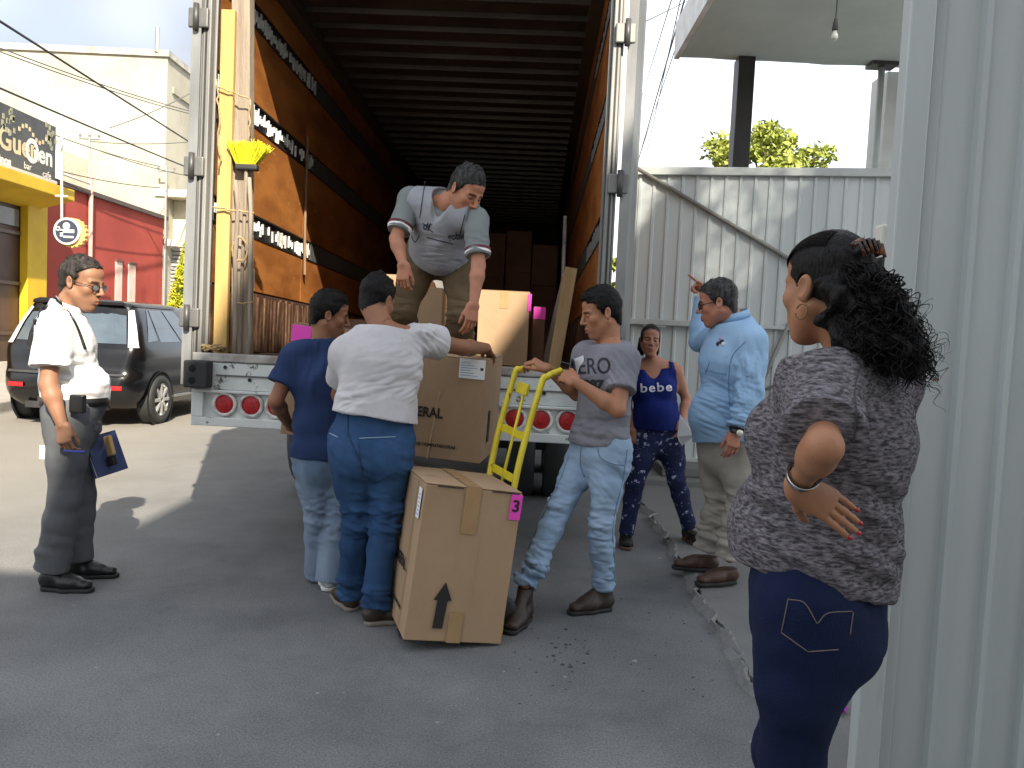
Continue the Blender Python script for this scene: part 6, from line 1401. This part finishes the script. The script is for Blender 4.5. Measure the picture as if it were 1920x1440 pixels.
def po(V, Q): return folds(V, Q, at(1235, 775, 5.4), (.1, 0, 1), .045, .004, 61, .15)
tk = p.garment('tank_top', f_, rbm, post=po, h=.005); tv = p.last
project_text('lettering', 'bebe', .085, mat('silver_print', (.75, .75, .82), rough=.4), p, tv, at(1229, 727, 5.4), CR*1.0+CU*.05, CU, bold=.0015, sx=1.15, off=.004, spacing=1.15, parent=tk)
strapm = rbm
for sg_, pts_ in ((1, ((1258, 678), (1262, 700), (1266, 722))), (-1, ((1190, 680), (1192, 700), (1194, 722)))):
    V_ = [v for v in joinparts(p.parts)[:2]]
    strap(hug([at(q[0], q[1], 5.5) for q in curve([tuple(map(float, q)) for q in pts_], 5)], V_, off=.006), .034, 'shoulder_strap', rbm)
lg = cloth('leaf_print_leggings', (.012, .016, .05), col2=(.02, .028, .085), vs=4, bump=.1, spots=((.34, .37, .52), 26, .585), weave=700)
def f_(g):
    p.torso(g, grow=.006, butt=.95, top=False); g.cut(p.J['pel']+np.array([0, 0, .11]), (0, 0, 1))
    for sd in 'lr': p.leg(g, sd, grow=.007, flare=.010, thigh=1.06)
p.garment('leggings', f_, lg, post=legpost(p, .003, 63))
sand = mat('sandal_strap', (.10, .05, .035), rough=.6); footskin = p.skin
for sd, td, gz in (('r', (-.12, -1), 0.0), ('l', (.35, -1), .035)):
    so = p.shoe(sd, td, footskin, sand, length=.25, height=.075, ground=gz, name='foot', w=.88); Rm, og = p.shoe_frame
    for u, w_ in ((.075, .046), (.0, .043)): p.deco('sandal_strap', MB().tube([og+Rm @ np.array([u, w_*math.cos(a), .018+.05*math.sin(a)*(1.0 if u > .02 else 1.3)]) for a in np.linspace(0, math.pi, 9)], .006, 6), sand, parent=so)
c = at(1283, 808, 5.38); pc = MB().add([(c[0]-.04, 5.36, c[2]+.11), (c[0]+.06, 5.33, c[2]-.02), (c[0]+.07, 5.40, c[2]-.05), (c[0]-.01, 5.42, c[2]-.11), (c[0]-.045, 5.38, c[2]-.04)], [(0, 1, 2, 3, 4)]); o = pc.build('papers', pap); sd_ = o.modifiers.new('s', 'SOLIDIFY'); sd_.thickness = .004
setp(o, 'crumpled white papers held by the woman in the blue tank top', 'paper')

# ---------------------------------------------------------------- 7. older man in light blue shirt
p = Person('grey-haired man in light blue shirt and khaki trousers pointing left by the gate', gnd(1345, 1082, .04), 'skin_ruddy', build=1.12, hscale=1.03, sk=(0.448, 0.201, 0.136))
p.joints(neck=at(1377, 604, 4.64), sl=at(1408, 640, 4.48), sr=at(1346, 632, 4.86), el=at(1408, 735, 4.40), wl=at(1380, 810, 4.36), er=at(1312, 640, 5.08), wr=at(1322, 548, 5.10),
         hl=at(1388, 846, 4.56), hr=at(1344, 842, 4.78), kl=at(1388, 942, 4.53), kr=at(1346, 946, 4.76), al=at(1368, 1046, 4.52), ar=at(1330, 1030, 4.76)); p.prep(); upT = nrm(p.J['neck']-p.J['pel'])
p.body(); p.make_head(at(1346, 570, 4.62), (-.90, .26, -.26), (-.10, 0, 1), hair=dict(kind='normal', top=.012, side=.009, seed=15, spike=.005), hmat=GREYHAIR, stub=.15, jaw=1.08, neckw=1.1)
p.make_hand('l', at(1371, 850, 4.34)-p.J['wl'], (.1, -1, .1), curl=(.4, .5, .4), thumb=(.4, .4)); p.make_hand('r', (-.75, -.1, .55), (.3, .5, .8), point=True, thumb=(.7, .2)); p.finish_body()
bs = cloth('light_blue_shirt', (.29, .465, .68), col2=(.33, .51, .72), vs=3, bump=.1, weave=600, rough=.8)
def f_(g):
    p.torso(g, grow=.020, deep=1.22, belly=.12, w=1.02); g.seg(p.J['pel']+upT*.08, p.J['pel']-np.array([0, 0, .05])+p.fwd_h*.01, (.205, .185), (.208, .180), side=p.side_h, k=.06); g.cut(at(1360, 828, 4.6), np.array([.10, -.1, -1])); g.cut(p.J['neck']+upT*.02, upT+p.fwd_s*.3)
    p.arm(g, 'l', grow=.026, upto=1.93, flare=.012, r=1.05); p.arm(g, 'r', grow=.024, upto=1.9, flare=.01)
def po(V, Q):
    V = folds(V, Q, at(1345, 760, 4.4), (.45, 0, 1), .06, .010, 71, .2); V = folds(V, Q, at(1400, 700, 4.35), (1, 0, .15), .05, .008, 72, .17); V = folds(V, Q, at(1390, 790, 4.35), (.2, 0, 1), .045, .010, 73, .10)
    return folds(V, Q, at(1340, 690, 4.4), (.6, 0, .8), .06, .006, 74, .14)
sh_ = p.garment('shirt', f_, bs, post=po); sv_ = p.last
collar_ring(p, 'collar', bs, .074, .084, .0, .042, p.J['neck']+upT*.02, upT+p.fwd_s*.25, p.side_s, 1.05)
c = hug([at(1347, 645, 4.5)], sv_, off=.004)[0]
rr_ = random.Random(8)
for i, (dx, dz, m_) in enumerate(((0, 0, vd), (.02, .012, vd), (.012, .03, mat('badge_pink', (.5, .35, .55), rough=.7)), (.03, .0, mat('badge_white', (.7, .7, .72), rough=.7)))):
    q = hug([np.array(c)+np.array([dx, 0, dz])], sv_, off=.004)[0]; p.deco('embroidery', MB().lathe([(0, .002), (.014, .002), (.015, 0)], 8, (np.stack([[1, 0, 0], [0, 0, 1], [0, -1, 0]], 1).astype(float), q)), m_, parent=sh_)
for P2 in (lin((1322, 695), (1362, 702), 8), lin((1323, 700), (1330, 680), 4)): seam(P2, 4.5, sv_, .0025, mat('shirt_seam', (.15, .27, .45), rough=.9), 'pocket_edge', parent=sh_)
seam(curve([(1398., 640.), (1372., 670.), (1366., 720.), (1368., 760.)], 5), 4.4, sv_, .0025, mat('shirt_seam', (.15, .27, .45)), 'seam', parent=sh_)
kt = cloth('stone_trousers', (.33, .30, .26), col2=(.39, .36, .315), vs=3, bump=.12, weave=600)
def f_(g):
    p.torso(g, grow=.010, deep=1.1, butt=.9, top=False); g.cut(p.J['pel']+np.array([0, 0, .08]), (0, 0, 1))
    for sd in 'lr': p.leg(g, sd, grow=.016, flare=.034)
p.garment('trousers', f_, kt, post=legpost(p, .009, 76)); glasses(p, thin=.0028)
wax = nrm(at(1371, 850, 4.34)-p.J['wl']); collar_ring(p, 'watch_strap', leather, .032, .037, -.010, .012, p.J['wl']-wax*.0, wax, (1, 0, 0)); q = p.J['wl']+np.array([.01, -.038, 0]); p.deco('watch_face', MB().lathe([(0, .006), (.017, .006), (.019, 0)], 14, (np.stack([[1, 0, 0], [0, 0, 1], [0, -1, 0]], 1).astype(float), q)), mat('watch_dial', (.7, .68, .55), rough=.25, metal=.3))
p.shoe('l', (-.92, -.35), brownl, sole_b, length=.29, ground=.042); p.shoe('r', (-.98, .05), brownl, sole_b, length=.29, ground=.042)
# ---------------------------------------------------------------- 8. woman standing close at right
p = Person('woman with long curly black hair and mottled grey top, hand on hip, close at right', (at(1530, 1400, 1.80)[0], 1.80, 0), 'skin_olive', build=1.07, hscale=.95, fem=True, sk=(.36, .18, .105))
F8 = nrm((-.60, .80, 0)); L8 = np.array([-F8[1], F8[0], 0])
p.joints(neck=at(1588, 676, 1.79), sl=at(1538, 728, 1.655), sr=at(1662, 712, 1.97), el=at(1545, 838, 1.38), wl=at(1496, 905, 1.50), er=at(1630, 880, 2.12), wr=at(1560, 930, 2.12),
         hl=at(1512, 1148, 1.70), hr=at(1540, 1130, 1.93))
b0 = p.J['hl']; b1 = p.J['hr']
p.joints(kl=at(1484, 1428, 1.74), kr=at(1466, 1415, 1.95)); p.joints(al=np.array([p.J['kl'][0]+.05, 1.74, .09]), ar=np.array([p.J['kr'][0]+.06, 1.98, .09])); p.prep(); upT = nrm(p.J['neck']-p.J['pel'])
p.armr = {'l': .84}; p.body(grow=-.02, h=.005); p.make_head(at(1549, 548, 1.79), nrm((-.43, .90, -.06)), (0, 0, 1), hair=dict(kind='pulled', top=.008, side=.007, seed=21, rough_=.0012), hmat=BLACKHAIR, lip=(.8, .42, .42), h=.0026, neckw=.95)
p.make_hand('l', at(1592, 974, 1.51)-p.J['wl'], (-.35, -.88, .35), curl=(.05, .12, .10), thumb=(.45, .75), spread=.03, h=.0022, sc=1.0); tips = p.tips; p.make_hand('r', (-.6, .2, -.6), (.3, .9, 0)); p.finish_body()
nailm = mat('red_nail', (.35, .01, .025), rough=.15, spec=.7)
for t_, d_, n_ in tips:
    M3 = np.stack([d_, np.cross(n_, d_), n_], 1); p.deco('nail', MB().lathe([(0, .0016), (.003, .0014), (.0044, .0005), (.0047, -.002)], 10, (M3 @ np.diag([1.5, 1, 1]), t_+n_*.0062+d_*.001)), nailm)
ht8 = mat('mottled_grey_knit', (.045, .042, .046), rough=.92, col2=(.235, .218, .24), vs=100, stretch=(.5, .5, 1.9), lo=.38, hi=.66, bump=.35, bs=420, spec=.15)
A8, B8, C8 = at(1380, 1042, 1.82), at(1600, 1140, 1.56), at(1692, 1100, 1.86); nh = np.cross(B8-A8, C8-A8); nh = nh if nh[2] < 0 else -nh
def f_(g):
    p.torso(g, grow=.022, bust=.90, belly=.055, deep=1.05, waist=1.06); g.seg(p.J['pel']+upT*.12, p.J['pel']-np.array([0, 0, .06]), (.185, .155), (.195, .170), side=p.side_h, k=.06); g.cut(A8, nh); g.cut(p.J['neck']+upT*.012, upT+p.fwd_s*.35)
    p.arm(g, 'l', grow=.022, upto=.86, flare=.014); p.arm(g, 'r', grow=.026, upto=.7, flare=.02)
def po(V, Q):
    V = folds(V, Q, at(1450, 960, 1.65), (.7, .2, .8), .07, .012, 81, .13); V = folds(V, Q, at(1620, 1010, 1.62), (.35, 0, 1), .06, .010, 82, .16); V = folds(V, Q, at(1600, 780, 1.6), (.9, .3, .2), .07, .006, 83, .16)
    V = folds(V, Q, at(1530, 790, 1.55), (.2, 0, 1), .05, .005, 84, .1); return folds(V, Q, at(1560, 1080, 1.6), (.4, 0, 1), .05, .007, 85, .15)
top8 = p.garment('top', f_, ht8, post=po, h=.0045); tv8 = p.last
seam(curve([(1612., 690.), (1603., 730.), (1606., 780.), (1600., 830.)], 6), 1.6, tv8, .002, mat('knit_seam', (.05, .047, .052), rough=.9), 'seam', parent=top8)
dj = denim('dark_denim', (.0045, .009, .034), (.008, .016, .055), fade=3)
def f_(g):
    p.torso(g, grow=.012, deep=1.08, butt=.86, top=False); g.cut(p.J['pel']+np.array([0, 0, .13]), (0, 0, 1))
    for sd in 'lr': p.leg(g, sd, grow=.010, flare=.015, thigh=1.02)
j8 = p.garment('jeans', f_, dj, post=legpost(p, .005, 88), h=.005); jv8 = p.last
st8 = mat('jean_stitch', (.16, .13, .12), rough=.8)
for P2 in (lin((1478, 1122), (1465, 1186), 8)+lin((1465, 1186), (1515, 1222), 8)+lin((1515, 1222), (1572, 1218), 6), curve([(1480., 1124.), (1508., 1130.), (1528., 1162.), (1534., 1168.), (1552., 1150.), (1598., 1146.)], 5), lin((1600, 1148), (1594, 1190), 6)):
    seam(P2, 1.6, jv8, .0012, st8, 'pocket_stitching', parent=j8)
p.shoe('l', F8[:2], leather, sole_b, length=.25); p.shoe('r', F8[:2], leather, sole_b, length=.25)
# jewellery
ec = p.hp_(-.088, -.012, -.047); p.deco('hoop_earring', MB().tube([ec+p.HR @ np.array([.002*math.sin(a), .0165*math.cos(a), .0165*math.sin(a)-.004]) for a in np.linspace(.5, 6.1, 26)], .0016, 6), mat('dark_gold', (.16, .09, .04), rough=.3, metal=.8))
wax = nrm(p.J['wl']-p.J['el']); collar_ring(p, 'bracelet', mat('silver', (.6, .6, .6), rough=.25, metal=.9), .0235, .0260, -.004, .004, p.J['wl']-wax*.022, wax, (1, 0, 0))
# curly hair: a dark core and many separate curls
def hpx(px, py, Y): return at(px, py, Y)
core = Grid((p.hp-.25), (p.hp+np.array([.36, .2, .2])), .0065)
spine = [(1592, 512, 1.715, .048), (1628, 556, 1.68, .050), (1655, 610, 1.655, .045), (1680, 656, 1.64, .036), (1702, 690, 1.635, .02)]
for q0, q1 in zip(spine[:-1], spine[1:]): core.seg(at(*q0[:3]), at(*q1[:3]), q0[3], q1[3], k=.03)
core.seg(at(1590, 560, 1.69), at(1615, 650, 1.65), .046, .030, k=.04); core.seg(at(1568, 590, 1.69), at(1588, 645, 1.67), .030, .022, k=.03)
V, Q = core.mesh(); V = V+vnormals(V, Q)*(.016*noise3(V, 95, 91, 2))[:, None]
hm8 = meshobj('hair_mass', p.loc(V), Q, BLACKHAIR, p.root)
rh = np.random.default_rng(12); curls = MB()
bvh = BVHTree.FromPolygons([Vector(v) for v in V], [tuple(q) for q in Q])
def curl_strand(P0, P1, P2, turns, rad, r, n=34):
    P = []; ph = rh.uniform(0, 6.28); sgn = rh.choice([-1, 1])
    for i in range(n):
        t = i/(n-1); q = (1-t)**2*P0+2*t*(1-t)*P1+t*t*P2; d = nrm(2*(1-t)*(P1-P0)+2*t*(P2-P1)); a = nrm(np.cross(d, [0.3, .2, 1])) if abs(d[2]) < .95 else nrm(np.cross(d, [1, 0, 0])); b_ = np.cross(d, a)
        rr = rad*min(1, t*3)*(1+.3*math.sin(t*9+ph)); an = ph+sgn*turns*6.28*t; P.append(q+a*rr*math.cos(an)+b_*rr*math.sin(an))
    curls.tube(P, [r*(1 if i < n-6 else (n-i)/7+.1) for i in range(n)], 4, cap=False)
ends = [(1672, 560), (1692, 600), (1708, 632), (1724, 668), (1736, 702), (1716, 714), (1690, 716), (1664, 700), (1632, 682), (1602, 664), (1704, 690), (1722, 706), (1730, 690)]
for i in range(560):
    e = ends[rh.integers(len(ends))]; Yq = rh.uniform(1.58, 1.70)
    P0 = at(1596+rh.uniform(-14, 30), 505+rh.uniform(-15, 60), rh.uniform(1.64, 1.72)); P2 = at(e[0]+rh.normal()*12, e[1]+rh.normal()*14, Yq); mid_ = (P0+P2)/2+np.array([rh.uniform(-.01, .05), rh.uniform(-.05, .02), rh.uniform(0, .05)])
    curl_strand(P0, mid_, P2, rh.uniform(3, 7), rh.uniform(.005, .012), rh.uniform(.0009, .0022))
for i in range(120):
    u_ = rh.uniform(); P0 = at(1650+60*u_+rh.uniform(-12, 12), 530+150*u_+rh.uniform(-15, 15), 1.65); P2 = P0+np.array([rh.uniform(.02, .085), rh.uniform(-.03, .03), rh.uniform(-.11, .0)]); curl_strand(P0, (P0+P2)/2+np.array([.02, 0, .02]), P2, rh.uniform(1.5, 4), rh.uniform(.006, .014), rh.uniform(.0004, .0008), n=24)
o = p.deco('hair_curls', curls, BLACKHAIR); o['kind'] = 'stuff'
sm = MB()
for i in range(200):   # brushed-back strands over the crown
    th = rh.uniform(-1.35, 1.35); P = []
    for t in np.linspace(0, 1, 14):
        a = .25+t*1.75; x = .080*math.sin(th)*math.sin(a*.9+.3)*1.0; y = -.015+.099*math.cos(a); z = .047+.0935*math.sin(a)*math.cos(th*.75); P.append(p.hp_(x, y, z))
    sm.tube(P, .0010, 3, cap=False)
o = p.deco('crown_strands', sm, BLACKHAIR); o['kind'] = 'stuff'
tort = mat('tortoiseshell', (.03, .012, .008), rough=.25, col2=(.28, .09, .03), vs=60, lo=.5, hi=.65)
cc = at(1616, 470, 1.67); cl = MB()
for i in range(6): a = -.8+i*.35; cl.tube([cc+CR*(.022*math.sin(a)-.004)+CU*(.016*math.cos(a)), cc+CR*(.03*math.sin(a)+.012)+CU*(.028*math.cos(a)-.006)-CF*.012, cc+CR*(.026*math.sin(a)+.018)+CU*(.02*math.cos(a)-.028)-CF*.018], .0042, 6)
cl.tube([cc+CR*-.02+CU*.012, cc+CU*.022, cc+CR*.024+CU*.010, cc+CR*.034-CU*.012], .006, 8); p.deco('hair_clip', cl, tort)

# ---------------------------------------------------------------- 9. person half hidden behind the bending man
a = at(790, 640, 6.25)
p = Person('person in grey shirt almost hidden behind the bending man, forearm resting on a box', (a[0], 6.3, tf(0, 6.3)), 'skin_tan2', build=.95, hscale=1.0, sk=(.36, .17, .09))
p.joints(neck=at(836, 440, 6.15), sr=at(792, 452, 6.12), sl=at(872, 452, 6.2), er=at(795, 505, 6.02), wr=at(806, 532, 5.90), el=at(880, 520, 6.1), wl=at(870, 560, 6.0), hr=at(800, 560, 6.4), hl=at(850, 560, 6.42), kr=at(795, 610, 6.2), kl=at(855, 610, 6.2), ar=at(795, 648, 6.4), al=at(852, 648, 6.4)); p.prep(); upT = nrm(p.J['neck']-p.J['pel'])
p.body(h=.008); p.make_head(at(845, 418, 6.05), (.1, -1, -.4), hair=dict(kind='normal', seed=4), hmat=BLACKHAIR, h=.004)
p.make_hand('r', (.0, -.6, -.6), (-.2, -.5, .8), h=.003); p.make_hand('l', (0, -.4, -.8), (.5, -.5, .5), h=.003); p.finish_body()
def f_(g):
    p.torso(g, grow=.02, top=True); g.cut(p.J['pel'], -upT); g.cut(p.J['neck']+upT*.02, upT)
    for sd in 'lr': p.arm(g, sd, grow=.024, upto=.85, flare=.016)
p.garment('shirt', f_, cloth('light_grey_shirt', (.38, .38, .37), var=.1, vs=12), h=.008)
def f_(g):
    p.torso(g, grow=.01, top=False); g.cut(p.J['pel']+upT*.06, upT)
    for sd in 'lr': p.leg(g, sd, grow=.018, flare=.03)
p.garment('trousers', f_, tg, h=.008); p.shoe('r', (0, -1), leather, sole_b, ground=tf(0, 6.4)); p.shoe('l', (0, -1), leather, sole_b, ground=tf(0, 6.4))
print('SCRIPT', round(time.time()-T0, 1))
